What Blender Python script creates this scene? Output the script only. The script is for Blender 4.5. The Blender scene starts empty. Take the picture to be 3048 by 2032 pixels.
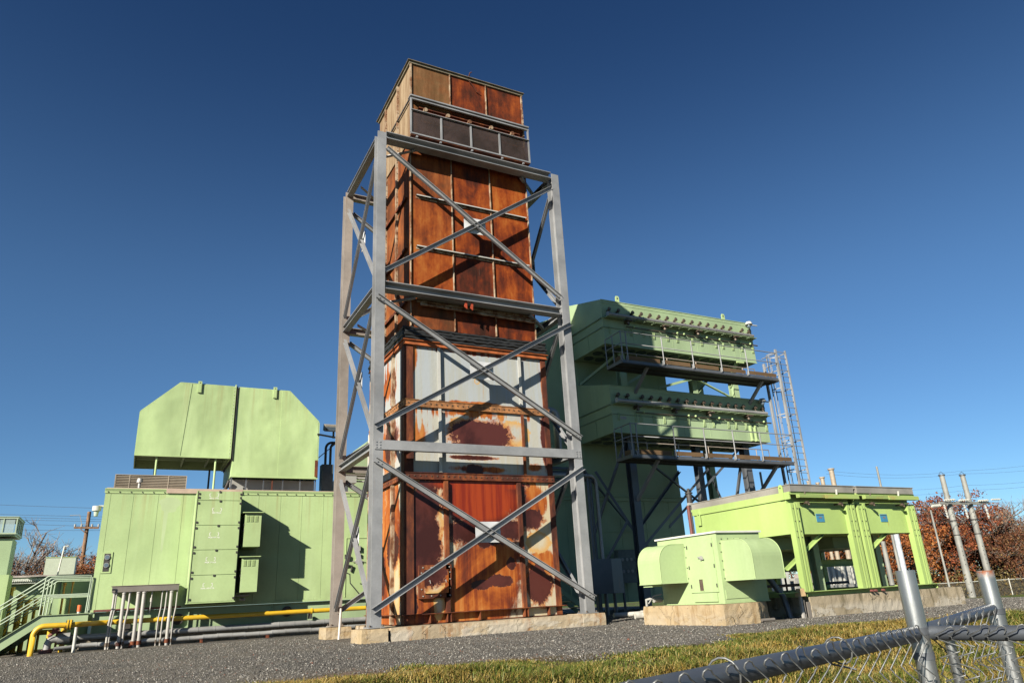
import bpy, math, random
import numpy as np
from mathutils import Vector, Matrix
rnd = random.Random(7)
scene = bpy.context.scene
COL = scene.collection
R = math.radians

# ---------------------------------------------------------------- camera
cam_d = bpy.data.cameras.new("camera"); cam = bpy.data.objects.new("camera", cam_d); COL.objects.link(cam)
YAW, PIT, ROL = 0.489652, 0.345352, -0.054436
F_ = Vector((math.sin(YAW)*math.cos(PIT), math.cos(YAW)*math.cos(PIT), math.sin(PIT)))
r0 = Vector((math.cos(YAW), -math.sin(YAW), 0)); u0 = r0.cross(F_)
R_ = r0*math.cos(ROL)+u0*math.sin(ROL); U_ = -r0*math.sin(ROL)+u0*math.cos(ROL)
CZ = 0.85
cam.matrix_world = Matrix(((R_.x,U_.x,-F_.x,0),(R_.y,U_.y,-F_.y,0),(R_.z,U_.z,-F_.z,CZ),(0,0,0,1)))
cam_d.sensor_width = 36; cam_d.lens = 2107.2/3048*36
cam_d.clip_start = 0.05; cam_d.clip_end = 4000
scene.camera = cam

# ---------------------------------------------------------------- light
SUNDIR = Vector((1.6, 1.0, -0.94)).normalized()      # direction the light travels
elev = math.asin(-SUNDIR.z); az = math.atan2(-SUNDIR.x, -SUNDIR.y)   # azimuth of the sun, clockwise from +Y
world = bpy.data.worlds.new("World"); scene.world = world; world.use_nodes = True
wt = world.node_tree; wt.nodes.clear()
sky = wt.nodes.new("ShaderNodeTexSky"); sky.sky_type = 'NISHITA'; sky.sun_disc = False
sky.sun_elevation = elev; sky.sun_rotation = az
sky.altitude = 1500; sky.air_density = 1.0; sky.dust_density = 0.25; sky.ozone_density = 5.0
bg = wt.nodes.new("ShaderNodeBackground"); bg.inputs[1].default_value = 0.0505
wo = wt.nodes.new("ShaderNodeOutputWorld")
tc = wt.nodes.new("ShaderNodeTexCoord"); sx = wt.nodes.new("ShaderNodeSeparateXYZ"); wt.links.new(tc.outputs['Generated'], sx.inputs[0])
mr = wt.nodes.new("ShaderNodeMapRange"); mr.interpolation_type = 'SMOOTHSTEP'; mr.inputs[1].default_value = .33; mr.inputs[2].default_value = .74
wt.links.new(sx.outputs[2], mr.inputs[0])          # the clear autumn sky deepens towards the zenith
mz = wt.nodes.new("ShaderNodeMix"); mz.data_type = 'RGBA'; mz.blend_type = 'MULTIPLY'; mz.inputs[7].default_value = (.42, .53, .66, 1)
wt.links.new(mr.outputs[0], mz.inputs[0]); wt.links.new(sky.outputs[0], mz.inputs[6]); 
mt = wt.nodes.new("ShaderNodeMix"); mt.data_type = 'RGBA'; mt.blend_type = 'MULTIPLY'; mt.inputs[0].default_value = 1; mt.inputs[7].default_value = (.735, .895, .93, 1)
wt.links.new(mz.outputs[2], mt.inputs[6]); wt.links.new(mt.outputs[2], bg.inputs[0])
wt.links.new(bg.outputs[0], wo.inputs[0])
sun_d = bpy.data.lights.new("sun", 'SUN'); sun_d.energy = 5.0; sun_d.angle = R(0.5); sun_d.color = (1.0, 0.93, 0.80)
sun = bpy.data.objects.new("sun", sun_d); COL.objects.link(sun)
sun.rotation_euler = SUNDIR.to_track_quat('-Z', 'Y').to_euler(); sun.location = (-30, -20, 30)
scene.view_settings.view_transform = 'Standard'; scene.view_settings.look = 'None'
scene.view_settings.exposure = 1.2; scene.view_settings.gamma = 1.0
scene.view_settings.use_curve_mapping = False
scene.render.engine = 'CYCLES'
scene.cycles.max_bounces = 6; scene.cycles.diffuse_bounces = 1; scene.cycles.transparent_max_bounces = 24

# ---------------------------------------------------------------- shader helpers
class NT:
    def __init__(s, name):
        s.m = bpy.data.materials.new(name); s.m.use_nodes = True
        s.t = s.m.node_tree; s.t.nodes.clear()
        s.out = s.t.nodes.new("ShaderNodeOutputMaterial")
        s.b = s.t.nodes.new("ShaderNodeBsdfPrincipled")
        s.t.links.new(s.b.outputs[0], s.out.inputs[0])
        s.pos = s.t.nodes.new("ShaderNodeNewGeometry").outputs['Position']
    def put(s, sock, v):
        if isinstance(v, bpy.types.NodeSocket): s.t.links.new(v, sock)
        elif isinstance(v, (tuple, list)) and sock.type == 'RGBA' and len(v) == 3: sock.default_value = (*v, 1)
        else: sock.default_value = v
    def mth(s, op, a, b=0.0, c=None, clamp=False):
        n = s.t.nodes.new("ShaderNodeMath"); n.operation = op; n.use_clamp = clamp
        s.put(n.inputs[0], a); s.put(n.inputs[1], b)
        if c is not None: s.put(n.inputs[2], c)
        return n.outputs[0]
    def sm(s, v, lo, hi, a=0.0, b=1.0):
        n = s.t.nodes.new("ShaderNodeMapRange"); n.interpolation_type = 'SMOOTHSTEP'; n.clamp = True
        s.put(n.inputs[0], v); n.inputs[1].default_value = lo; n.inputs[2].default_value = hi
        n.inputs[3].default_value = a; n.inputs[4].default_value = b
        return n.outputs[0]
    def mix(s, f, a, b, mode='MIX'):
        n = s.t.nodes.new("ShaderNodeMix"); n.data_type = 'RGBA'; n.blend_type = mode
        s.put(n.inputs[0], f); s.put(n.inputs[6], a); s.put(n.inputs[7], b)
        return n.outputs[2]
    def scl(s, v, x):
        n = s.t.nodes.new("ShaderNodeVectorMath"); n.operation = 'MULTIPLY'
        s.put(n.inputs[0], v); n.inputs[1].default_value = x
        return n.outputs[0]
    def noise(s, sc=(1,1,1), detail=4, rough=0.5, dist=0.0, vec=None, col=False):
        if isinstance(sc, (int, float)): sc = (sc, sc, sc)
        n = s.t.nodes.new("ShaderNodeTexNoise"); n.inputs['Scale'].default_value = 1.0
        n.inputs['Detail'].default_value = detail; n.inputs['Roughness'].default_value = rough
        n.inputs['Distortion'].default_value = dist
        s.put(n.inputs['Vector'], s.scl(vec or s.pos, sc))
        return n.outputs[1 if col else 0]
    def vor(s, sc, feature='F1', out='Distance', rand=1.0):
        n = s.t.nodes.new("ShaderNodeTexVoronoi"); n.feature = feature
        n.inputs['Scale'].default_value = 1.0; n.inputs['Randomness'].default_value = rand
        if isinstance(sc, (int, float)): sc = (sc, sc, sc)
        s.put(n.inputs['Vector'], s.scl(s.pos, sc)); return n.outputs[out]
    def ramp(s, f, stops):
        n = s.t.nodes.new("ShaderNodeValToRGB"); e = n.color_ramp.elements
        while len(e) < len(stops): e.new(0.5)
        for k, (p, c) in enumerate(stops): e[k].position = p; e[k].color = (*c, 1)
        s.put(n.inputs[0], f); return n.outputs[0]
    def attr(s, name='Col'):
        n = s.t.nodes.new("ShaderNodeAttribute"); n.attribute_name = name
        q = s.t.nodes.new("ShaderNodeSeparateColor"); s.t.links.new(n.outputs['Color'], q.inputs[0])
        return n.outputs['Color'], q.outputs[0], q.outputs[1], q.outputs[2]
    def xyz(s):
        q = s.t.nodes.new("ShaderNodeSeparateXYZ"); s.t.links.new(s.pos, q.inputs[0]); return q.outputs
    def bump(s, h, strength=0.3, dist=0.01, prev=None):
        n = s.t.nodes.new("ShaderNodeBump"); n.inputs['Strength'].default_value = strength
        n.inputs['Distance'].default_value = dist; s.put(n.inputs['Height'], h)
        if prev is not None: s.put(n.inputs['Normal'], prev)
        return n.outputs[0]
    def fin(s, col, rough=0.6, metal=0.0, normal=None, spec=0.5, alpha=None):
        col = s.mix(1.0, col, (.77, .77, .77), 'MULTIPLY'); s.put(s.b.inputs['Base Color'], col); s.put(s.b.inputs['Roughness'], rough)
        s.put(s.b.inputs['Metallic'], metal); s.b.inputs['Specular IOR Level'].default_value = spec
        if normal is not None: s.put(s.b.inputs['Normal'], normal)
        if alpha is not None: s.put(s.b.inputs['Alpha'], alpha)
        return s.m

def green(name, base, var=0.12, rust=0.25, can=0.25, rough=0.55, dirt=0.3, top=None):
    n = NT(name)
    big = n.noise(0.45, 3, 0.5); streak = n.noise((2.6, 2.6, 0.18), 4, 0.6); fine = n.noise(14, 3, 0.6)
    lo = tuple(c*(1-var) for c in base); hi = tuple(min(1, c*(1+var)) for c in base)
    pale = tuple(min(1, c*1.05+0.05) for c in base)
    c = n.mix(n.sm(big, .3, .7), lo, hi)
    c = n.mix(n.sm(streak, .5, .75, 0, .45), c, pale)
    c = n.mix(n.sm(fine, .35, .75, 0, .12), c, tuple(x*.6 for x in base))
    d = n.sm(n.noise((5, 5, .35), 5, .65), .58, .80, 0, dirt)
    c = n.mix(d, c, tuple(x*.55 for x in base))
    rs = n.mth('MULTIPLY', n.sm(n.noise((9, 9, .55), 4, .6), .66, .78), n.sm(n.noise(1.1, 2, .5), .5, .7, 0, rust*3), clamp=True)
    c = n.mix(rs, c, (.42, .22, .05))
    if top is not None:                     # faint runs of dirt and rust below the roof edge
        z = n.xyz()[2]; run = n.mth('MULTIPLY', n.sm(n.noise((7, 7, .10), 5, .7), .50, .68), n.sm(z, top-1.9, top+.05))
        c = n.mix(n.mth('MULTIPLY', run, .38), c, (.30, .24, .10)); grime = n.mth('MULTIPLY', n.sm(n.noise((3, 3, 1), 5, .7), .4, .65), n.sm(z, top-3.0, top-3.7))
        c = n.mix(n.mth('MULTIPLY', grime, .30), c, (.20, .22, .12))
    bm = n.bump(n.noise((.9, .9, .7), 2, .4), can, .12)
    bm = n.bump(n.noise(30, 2, .5), .08, .004, bm)
    return n.fin(c, n.sm(streak, .3, .8, rough-.08, rough+.12), 0, bm, .35)

GREEN = green('green_paint', (.395, .515, .245), rust=.25, top=4.7)
GREENY = green('green_paint_radiator', (.36, .49, .155), rust=.35, can=.15)
GREENP = green('green_paint_fan', (.35, .455, .225), rust=.35, can=.15)
GREEND = green('green_paint_stack', (.32, .42, .24), rust=.25, can=.2)
GREENT = green('green_paint_trim', (.40, .52, .24), rust=.5, can=.0)

def galv(name, base=(.46, .47, .48), rust=.4, metal=.25, rough=.5, stain=(.30, .14, .05)):
    n = NT(name)
    a = n.noise(.8, 4, .6); sp = n.vor(28, 'F1', 'Color')
    g = n.t.nodes.new("ShaderNodeSeparateColor"); n.t.links.new(sp, g.inputs[0])
    c = n.mix(n.sm(a, .3, .7), tuple(x*.78 for x in base), tuple(min(1, x*1.2) for x in base))
    c = n.mix(n.mth('MULTIPLY', g.outputs[0], .16), c, tuple(x*.6 for x in base))
    st = n.sm(n.noise((7, 7, .5), 5, .65), .60, .78)
    c = n.mix(n.mth('MULTIPLY', st, n.sm(n.noise(.6, 2, .5), .45, .7, 0, rust*1.6), clamp=True), c, stain)
    c = n.mix(n.sm(n.noise(22, 4, .7), .66, .76, 0, rust), c, (.22, .10, .04))
    return n.fin(c, n.sm(a, .2, .8, rough-.1, rough+.15), metal, n.bump(n.noise(40, 3, .6), .15, .003), .4)

STEEL = galv('galvanized_steel', (.275, .28, .288), rust=.35, metal=.15)
STEELW = galv('weathered_steel_tan', (.29, .255, .225), rust=.8, metal=.1)
GUSSET = galv('pale_galvanized_plate', (.60, .61, .62), rust=.3, metal=.05)
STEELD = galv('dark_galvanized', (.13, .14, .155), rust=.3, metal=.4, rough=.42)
PIPE = galv('aluminium_jacket', (.36, .36, .35), rust=.45, metal=.3, rough=.42)
CONDUIT = galv('conduit', (.42, .40, .37), rust=.5, metal=.2, rough=.5)
CHANNEL = galv('channel_grey', (.19, .17, .15), rust=.4, metal=.1)
TAN = galv('louver_tan', (.36, .31, .24), rust=.3, metal=.1)
RUSTRAIL = galv('rusty_toe_plate', (.125, .075, .035), rust=.6, metal=.0, rough=.8)
GREYTRIM = galv('grey_trim', (.30, .285, .25), rust=.1, metal=.1)
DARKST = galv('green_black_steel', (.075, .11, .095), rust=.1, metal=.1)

def simple(name, col, rough=.6, metal=0., var=.2, sc=6):
    n = NT(name); a = n.noise(sc, 4, .6)
    c = n.mix(n.sm(a, .25, .75), tuple(x*(1-var) for x in col), tuple(min(1, x*(1+var)) for x in col))
    return n.fin(c, rough, metal, n.bump(a, .15, .01))

YELLOW = simple('yellow_paint', (.62, .38, .02), .45, var=.12, sc=3)
BLACK = simple('black_rubber', (.02, .021, .022), .55)
DARK = simple('dark_metal', (.045, .04, .037), .6)
BROWNM = simple('bronze_fitting', (.115, .085, .062), .5, .3)
WHITE = simple('white_paint', (.52, .52, .47), .55, var=.12)
RED = simple('red_paint', (.55, .04, .02), .5)
ORANGE = simple('orange_cap', (.75, .14, .03), .5)
MAROON = simple('maroon_primer', (.17, .055, .045), .7)
GLASS = simple('gauge_glass', (.12, .16, .2), .15)
BLUE = simple('faded_blue_sign', (.05, .21, .34), .6, var=.15, sc=20)
WOODP = simple('utility_pole_wood', (.21, .12, .065), .85, var=.35, sc=5)
BARK = simple('bark', (.085, .062, .048), .9, var=.4, sc=3)
TWIG = simple('twig', (.26, .21, .17), .9, var=.3, sc=3)
WIREM = simple('wire', (.10, .10, .11), .5, .3)
GREYBOX = simple('grey_box', (.32, .315, .29), .6, var=.1, sc=2)
FARGREY = simple('distant_roof', (.33, .29, .27), .7)

def ladder_of(n, f): return n

def mesh_mat():
    n = NT('wire_screen')
    c = n.mix(n.sm(n.noise(1.2, 3, .6), .3, .7), (.035, .024, .02), (.075, .05, .045))
    ring = n.sm(n.noise((1.6, 1.6, 1.6), 1, .4, 3.5), .45, .55, .72, .84)
    return n.fin(c, .7, .2, None, .3, ring)
SCREEN = mesh_mat()

def rust_shell():
    n = NT('rusted_shell_steel'); col, cr, cg, cb = n.attr()
    big = n.noise((.8, .8, .55), 5, .65, .4); st = n.noise((4, 4, .45), 6, .7); fine = n.noise(18, 4, .7); mid = n.noise((2.4, 2.4, 1.7), 6, .72, .3)
    t = n.mth('ADD', n.mth('MULTIPLY', big, .44), n.mth('MULTIPLY', st, .32))
    t = n.mth('ADD', t, n.mth('MULTIPLY', mid, .36))
    t = n.mth('ADD', n.mth('MULTIPLY', n.mth('SUBTRACT', t, .57), 2.1), n.mth('ADD', n.mth('SUBTRACT', cr, .55), .50))
    c = n.ramp(t, [(.22, (.024, .007, .006)), (.38, (.085, .014, .007)), (.50, (.17, .027, .006)), (.63, (.28, .055, .008)), (.80, (.38, .115, .02))])
    tan = n.ramp(n.mth('ADD', n.mth('MULTIPLY', st, .5), n.mth('MULTIPLY', big, .5)), [(.3, (.075, .036, .014)), (.5, (.155, .085, .034)), (.7, (.26, .165, .080))])
    c = n.mix(n.mth('MULTIPLY', cg, n.sm(mid, .2, .75, 1.15, .75), clamp=True), c, tan)
    c = n.mix(n.sm(cb, .85, .95), c, n.mix(n.sm(st, .3, .7), (.16, .09, .045), (.36, .27, .17)))  # sunlit paleness of the cap side, put into the colour
    wash = n.sm(n.noise((9, 9, .5), 5, .7), .60, .74)
    c = n.mix(n.mth('MULTIPLY', wash, n.mth('MULTIPLY', cb, .8), clamp=True), c, (.20, .13, .10))
    c = n.mix(n.sm(fine, .62, .78, 0, .5), c, (.035, .014, .01))
    return n.fin(c, n.sm(mid, .3, .7, .6, .85), 0, n.bump(n.noise(9, 4, .6), .18, .02), .12)
RUST = rust_shell()

def ell(n, X, Z, lst):
    """signed wear field: >0 inside any of the worn patches (cx, cz, rx, rz)"""
    cur = None
    for cx, cz, rx, rz in lst:
        dx = n.mth('DIVIDE', n.mth('SUBTRACT', X, cx), rx); dz = n.mth('DIVIDE', n.mth('SUBTRACT', Z, cz), rz)
        d = n.mth('SUBTRACT', 1.0, n.mth('SQRT', n.mth('ADD', n.mth('MULTIPLY', dx, dx), n.mth('MULTIPLY', dz, dz))))
        cur = d if cur is None else n.mth('MAXIMUM', cur, d)
    return cur

def plenum_mat(name, paint, peels, rusts, creams, rustbase, reds=((0, 0, .1, .1),), top=4.0):
    """painted sheet with bare maroon patches, orange rust blooms and surviving cream paint"""
    n = NT(name); x, y, z = n.xyz(); X = n.mth('SUBTRACT', x, n.mth('SUBTRACT', y, 18.3))
    rag = n.mth('ADD', n.mth('SUBTRACT', n.noise((2.1, 2.1, 2.1), 8, .78, .5), .5), n.mth('MULTIPLY', n.mth('SUBTRACT', n.noise((9, 9, 6), 5, .7, .3), .5), .35)); rag2 = n.mth('SUBTRACT', n.noise((1.1, 1.1, .8), 6, .65, .3), .5)
    st = n.mth('ADD', n.mth('MULTIPLY', n.mth('SUBTRACT', n.noise((6, 6, .28), 5, .65), .5), 1.6), .5); big = n.mth('ADD', n.mth('MULTIPLY', n.mth('SUBTRACT', n.noise((.9, .9, .6), 6, .65, .4), .5), 1.7), .49); fine = n.noise(26, 4, .7)
    orange = n.ramp(n.mth('ADD', n.mth('MULTIPLY', st, .45), n.mth('MULTIPLY', big, .55)),
        [(.28, (.060, .011, .006)), (.42, (.19, .034, .006)), (.54, (.36, .090, .011)), (.73, (.50, .215, .05))])
    cream = n.mix(n.sm(st, .40, .62), paint, tuple(a*b for a, b in zip(paint, (1.0, .95, .84))))
    cream = n.mix(n.sm(n.noise((11, 11, .6), 4, .7), .60, .76, 0, .6), cream, (.42, .22, .07))
    f = n.mth('ADD', ell(n, X, z, rusts), n.mth('ADD', n.mth('MULTIPLY', rag2, 1.5), rustbase))
    drip = n.mth('MULTIPLY', n.sm(n.noise((6, 6, .12), 6, .7), .46, .66), n.sm(z, top-1.1, top)); f = n.mth('ADD', f, n.mth('ADD', n.mth('MULTIPLY', drip, .75), n.mth('MULTIPLY', rag, .35)))
    c = n.mix(n.sm(f, -.16, .07), cream, orange)
    g = n.mth('ADD', ell(n, X, z, creams), n.mth('MULTIPLY', rag, 1.3))
    c = n.mix(n.sm(g, .0, .05), c, n.mix(n.sm(g, .1, .7), (.55, .33, .12), cream))
    h = n.mth('ADD', ell(n, X, z, list(peels)+list(reds)), n.mth('MULTIPLY', rag, 1.7))
    halo = n.sm(h, -.26, -.02, 0, .85); c = n.mix(halo, c, orange)
    bare = n.mix(n.sm(big, .35, .65), (.040, .010, .008), (.085, .022, .017))
    rf = n.sm(n.mth('ADD', ell(n, X, z, reds), n.mth('MULTIPLY', rag2, .5)), -.05, .35); bare = n.mix(rf, bare, n.mix(n.sm(st, .35, .65), (.19, .018, .005), (.30, .040, .007)))
    ph = n.sm(h, .0, .022); c = n.mix(ph, c, bare)
    c = n.mix(n.sm(fine, .63, .78, 0, .45), c, (.05, .02, .012))
    bm = n.bump(ph, .6, -.01); bm = n.bump(n.noise(10, 4, .6), .2, .02, bm)
    return n.fin(c, n.mix(ph, (.65, .65, .65), (.45, .45, .45)), 0, bm, .35)

PL_LOW = plenum_mat('rusted_plenum_paint', (.50, .44, .32),
    peels=[(6.85, 3.35, .42, .62), (6.75, 2.35, .55, .95), (6.9, 1.55, .6, .35), (8.6, 2.62, 1.15, .42), (8.95, 1.28, .42, .16), (8.45, 1.2, .35, .13), (9.35, 1.72, .14, .17),
           (10.2, 1.15, .40, .55), (10.1, 2.95, .40, .28), (6.4, .9, .2, .6), (5.2, 2.2, .5, .5), (4.2, 1.6, .4, .7), (3.2, 2.7, .5, .4)],
    rusts=[(8.5, 1.3, 1.5, 1.4), (10.2, 3.4, .5, .5), (10.3, 1.7, .5, .4), (7.0, .6, .8, .5), (4.5, 2.0, 2.2, 2.2)],
    creams=[(7.12, 2.75, .28, .62), (10.25, 2.28, .42, .30), (7.2, .72, .16, .35), (7.15, 1.3, .30, .32), (5.6, 1.3, .3, .8), (3.9, 3.2, .4, .4)], rustbase=-.12, reds=((8.55, 3.45, 1.25, .75), (8.5, 3.9, 1.6, .3)))
PL_MID = plenum_mat('grey_plenum_paint', (.42, .43, .42),
    peels=[(8.55, 5.30, .98, .43), (8.35, 4.28, .26, .14), (6.3, 5.6, .2, .5), (10.72, 5.2, .14, .8), (8.4, 4.62, .7, .06), (6.35, 4.5, .15, .3), (5.0, 5.2, .6, .6), (3.6, 4.8, .5, .5)],
    rusts=[(6.6, 5.1, .75, .7), (10.3, 4.4, .7, .3), (8.5, 4.3, 2.3, .22), (8.4, 5.9, 2.2, .22), (4.6, 5.0, 1.6, 1.2)],
    creams=[(7.9, 5.5, .3, .3), (9.7, 5.4, .5, .4)], rustbase=-.66, top=6.0)
PL_UP = plenum_mat('pale_grey_plenum_paint', (.375, .405, .425),
    peels=[(3.3, 7.0, .5, .6), (5.2, 6.8, .25, .5)],
    rusts=[(6.45, 6.9, .22, 1.1), (10.72, 6.9, .14, 1.0), (8.5, 6.2, 2.4, .16), (8.5, 7.75, 2.4, .06), (4.6, 7.0, 1.3, .9)],
    creams=[(8.5, 6.9, .1, .1)], rustbase=-.60, top=7.85)

def brown_mat():
    n = NT('rusted_flange'); a = n.noise((3, 3, 1), 5, .65); f = n.noise(22, 4, .7)
    c = n.ramp(a, [(.3, (.035, .011, .008)), (.48, (.10, .026, .012)), (.62, (.22, .062, .018)), (.80, (.36, .19, .08))])
    c = n.mix(n.sm(f, .6, .75, 0, .5), c, (.03, .012, .01))
    return n.fin(c, .75, 0, n.bump(f, .3, .01), .3)
FLANGE = brown_mat()
def pale_flange():
    n = NT('pale_rusted_angle'); a = n.noise((4, 4, 2.2), 5, .7)
    c = n.ramp(a, [(.32, (.05, .018, .011)), (.44, (.19, .085, .04)), (.56, (.36, .27, .18)), (.74, (.50, .45, .36))])
    return n.fin(c, .7, 0, n.bump(a, .3, .01), .3)
PALEF = pale_flange()

def concrete(name, base, stain, white=.5, scale=1.0, low=0.0):
    n = NT(name); x, y, z = n.xyz()
    a = n.noise(1.5*scale, 6, .65, .2); st = n.noise((4, 4, .7), 5, .7); f = n.noise(28, 5, .7)
    c = n.mix(n.sm(a, .25, .75), tuple(q*.82 for q in base), tuple(min(1, q*1.1) for q in base))
    c = n.mix(n.sm(st, .49, .68, 0, .85), c, stain)
    w = n.mth('MULTIPLY', n.sm(n.noise((1.4, 1.4, 2.8), 6, .7, .5), .45, .52), n.sm(z, .34, .12, 0, 1))
    c = n.mix(n.mth('MULTIPLY', w, white*.6), c, (.50, .47, .41))
    c = n.mix(n.sm(n.noise((7, 7, 1.2), 4, .7), .63, .72, 0, .7), c, (.07, .05, .035))
    cw = n.noise((1.3, 1.3, 1.3), 4, .6, col=True); vc = n.t.nodes.new('ShaderNodeTexVoronoi'); vc.feature = 'DISTANCE_TO_EDGE'; vc.inputs['Scale'].default_value = .7
    va = n.t.nodes.new('ShaderNodeVectorMath'); va.operation = 'ADD'; n.put(va.inputs[0], n.pos); n.put(va.inputs[1], cw); n.put(vc.inputs['Vector'], va.outputs[0])
    crk = n.mth('MULTIPLY', n.sm(vc.outputs['Distance'], .0, .008, 1, 0), n.sm(n.noise(.8, 2, .5), .48, .56)); c = n.mix(n.mth('MULTIPLY', crk, .6), c, (.05, .04, .03))
    pit = n.sm(n.vor((5.2, 5.2, 5.2)), .0, .13, 1, 0)
    c = n.mix(n.mth('MULTIPLY', pit, .7), c, (.10, .075, .05))
    b = n.bump(n.noise(7, 7, .7), .4, .03); b = n.bump(w, .4, .02, b); b = n.bump(crk, .6, -.02, b); b = n.bump(f, .35, .006, b)
    return n.fin(c, .9, 0, b, .2)
CONC = concrete('stained_concrete', (.41, .33, .225), (.30, .15, .06), .9)
CONCF = concrete('tan_concrete', (.43, .33, .20), (.26, .17, .08), .35)
CONCC = concrete('grey_tan_concrete', (.33, .275, .19), (.12, .10, .055), .85)

# ---------------------------------------------------------------- mesh helpers
def wloc(o):
    v = Vector((0, 0, 0))
    while o is not None: v = v + o.location; o = o.parent
    return v
def tag(o, label=None, cat=None, group=None, kind=None):
    if label: o['label'] = label
    if cat: o['category'] = cat
    if group: o['group'] = group
    if kind: o['kind'] = kind
    return o
def thing(name, label, cat, loc, group=None):
    o = bpy.data.objects.new(name, None); COL.objects.link(o); o.location = loc
    o.empty_display_size = .3
    return tag(o, label, cat, group)
V3 = Vector
class MB:
    def __init__(s): s.v = []; s.f = []; s.c = []; s.s = []; s.cur = (1., 1., 1., 1.); s.smooth = False
    def face(s, idx): s.f.append(idx); s.c.append(s.cur); s.s.append(s.smooth)
    def add(s, vs, fs):
        b = len(s.v); s.v += [tuple(q) for q in vs]
        for f in fs: s.face([b+i for i in f])
        return s
    def obox(s, c, a, b, d):
        c, a, b, d = V3(c), V3(a), V3(b), V3(d)
        if a.cross(b).dot(d) < 0: a = -a
        vs = [c+i*a+j*b+k*d for i in (-1, 1) for j in (-1, 1) for k in (-1, 1)]
        return s.add(vs, [(0,1,3,2),(4,6,7,5),(0,4,5,1),(2,3,7,6),(0,2,6,4),(1,5,7,3)])
    def box(s, x0, x1, y0, y1, z0, z1):
        return s.obox(((x0+x1)/2,(y0+y1)/2,(z0+z1)/2), ((x1-x0)/2,0,0), (0,(y1-y0)/2,0), (0,0,(z1-z0)/2))
    def frame(s, p, q, up=(0,0,1)):
        p, q = V3(p), V3(q); d = (q-p).normalized(); u = V3(up)
        if abs(d.dot(u)) > .98: u = V3((0,1,0)) if abs(d.y) < .9 else V3((1,0,0))
        sd = d.cross(u).normalized(); u = sd.cross(d).normalized()
        return p, q, d, sd, u
    def bar(s, p, q, w, h, up=(0,0,1), off=(0,0)):
        p, q, d, sd, u = s.frame(p, q, up); c = (p+q)/2+sd*off[0]+u*off[1]
        return s.obox(c, d*((q-p).length/2), sd*(w/2), u*(h/2))
    def ibeam(s, p, q, w, h, up=(0,0,1), tf=.022, tw=.014):
        """w flange width along side, h depth along up"""
        s.bar(p, q, w, tf, up, (0, h/2-tf/2)); s.bar(p, q, w, tf, up, (0, -h/2+tf/2))
        p, q, d, sd, u = s.frame(p, q, up)
        return s.obox((p+q)/2, d*((q-p).length/2), sd*(tw/2), u*(h/2-tf-.0005))
    def angle(s, p, q, a, b, t=.014, up=(0,0,1), sx=1, su=1):
        """L section: leg a along side, leg b along up"""
        s.bar(p, q, a, t, up, (sx*a/2, 0)); return s.bar(p, q, t, b-t, up, (sx*t/2, su*(b+t)/2-su*t/2+su*.0005))
    def chan(s, p, q, w, h, t=.014, up=(0,0,1), side=1):
        """C section: web (height h) , flanges of width w towards side"""
        s.bar(p, q, t, h, up, (0, 0)); s.bar(p, q, w, t, up, (side*(w/2+t/2), h/2-t/2)); return s.bar(p, q, w, t, up, (side*(w/2+t/2), -h/2+t/2))
    def tube(s, pts, r, n=10, cap=True, r2=None):
        pts = [V3(p) for p in pts]; old = s.smooth; m = len(pts); b = len(s.v); N = None
        for i, p in enumerate(pts):
            d = (pts[min(i+1, m-1)]-pts[max(i-1, 0)]).normalized()
            if N is None:
                N = d.cross(V3((0,0,1)) if abs(d.z) < .9 else V3((0,1,0))).normalized()
            else:
                N = (N-d*N.dot(d)); N = N.normalized() if N.length > 1e-6 else d.orthogonal().normalized()
            B = d.cross(N); rr = r if r2 is None else r+(r2-r)*i/(m-1)
            for k in range(n):
                a = 2*math.pi*k/n; s.v.append(tuple(p+N*math.cos(a)*rr+B*math.sin(a)*rr))
        s.smooth = True
        for i in range(m-1):
            for k in range(n):
                k2 = (k+1) % n; s.face([b+i*n+k, b+i*n+k2, b+(i+1)*n+k2, b+(i+1)*n+k])
        s.smooth = False
        if cap:                                   # caps get their own corners so the shading of the wall stays clean
            c0 = len(s.v); s.v += s.v[b:b+n]; c1 = len(s.v); s.v += s.v[b+(m-1)*n:b+m*n]
            s.face([c0+k for k in range(n)][::-1]); s.face([c1+k for k in range(n)])
        s.smooth = old; return s
    def cyl(s, p, q, r, n=14, r2=None): return s.tube([p, q], r, n, True, r2)
    def prism(s, poly, axis, a, b):
        """poly in the two remaining axes, extruded along axis"""
        def mk(u, w, t): return {'y': (u, t, w), 'x': (t, u, w), 'z': (u, w, t)}[axis]
        n = len(poly); ar = sum(poly[i][0]*poly[(i+1)%n][1]-poly[(i+1)%n][0]*poly[i][1] for i in range(n))
        flip = (ar > 0) != (axis == 'y'); P = poly if flip else poly[::-1]
        vs = [mk(u, w, a) for u, w in P]+[mk(u, w, b) for u, w in P]
        fs = [list(range(n))[::-1], list(range(n, 2*n))]+[[i, (i+1)%n, n+(i+1)%n, n+i] for i in range(n)]
        if a > b: fs = [f[::-1] for f in fs]
        return s.add(vs, fs)
    def sphere(s, c, r, n=10, m=6, sc=(1,1,1)):
        b = len(s.v); old = s.smooth; s.smooth = True
        for i in range(m+1):
            t = math.pi*i/m
            for k in range(n):
                a = 2*math.pi*k/n
                s.v.append((c[0]+r*sc[0]*math.sin(t)*math.cos(a), c[1]+r*sc[1]*math.sin(t)*math.sin(a), c[2]+r*sc[2]*math.cos(t)))
        for i in range(m):
            for k in range(n): s.face([b+i*n+k, b+(i+1)*n+k, b+(i+1)*n+(k+1)%n, b+i*n+(k+1)%n])
        s.smooth = old; return s
    def bolts(s, pts, r, nrm, n=6):
        nrm = V3(nrm)
        for p in pts: s.cyl(V3(p), V3(p)+nrm*r*.9, r, n)
        return s
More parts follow.
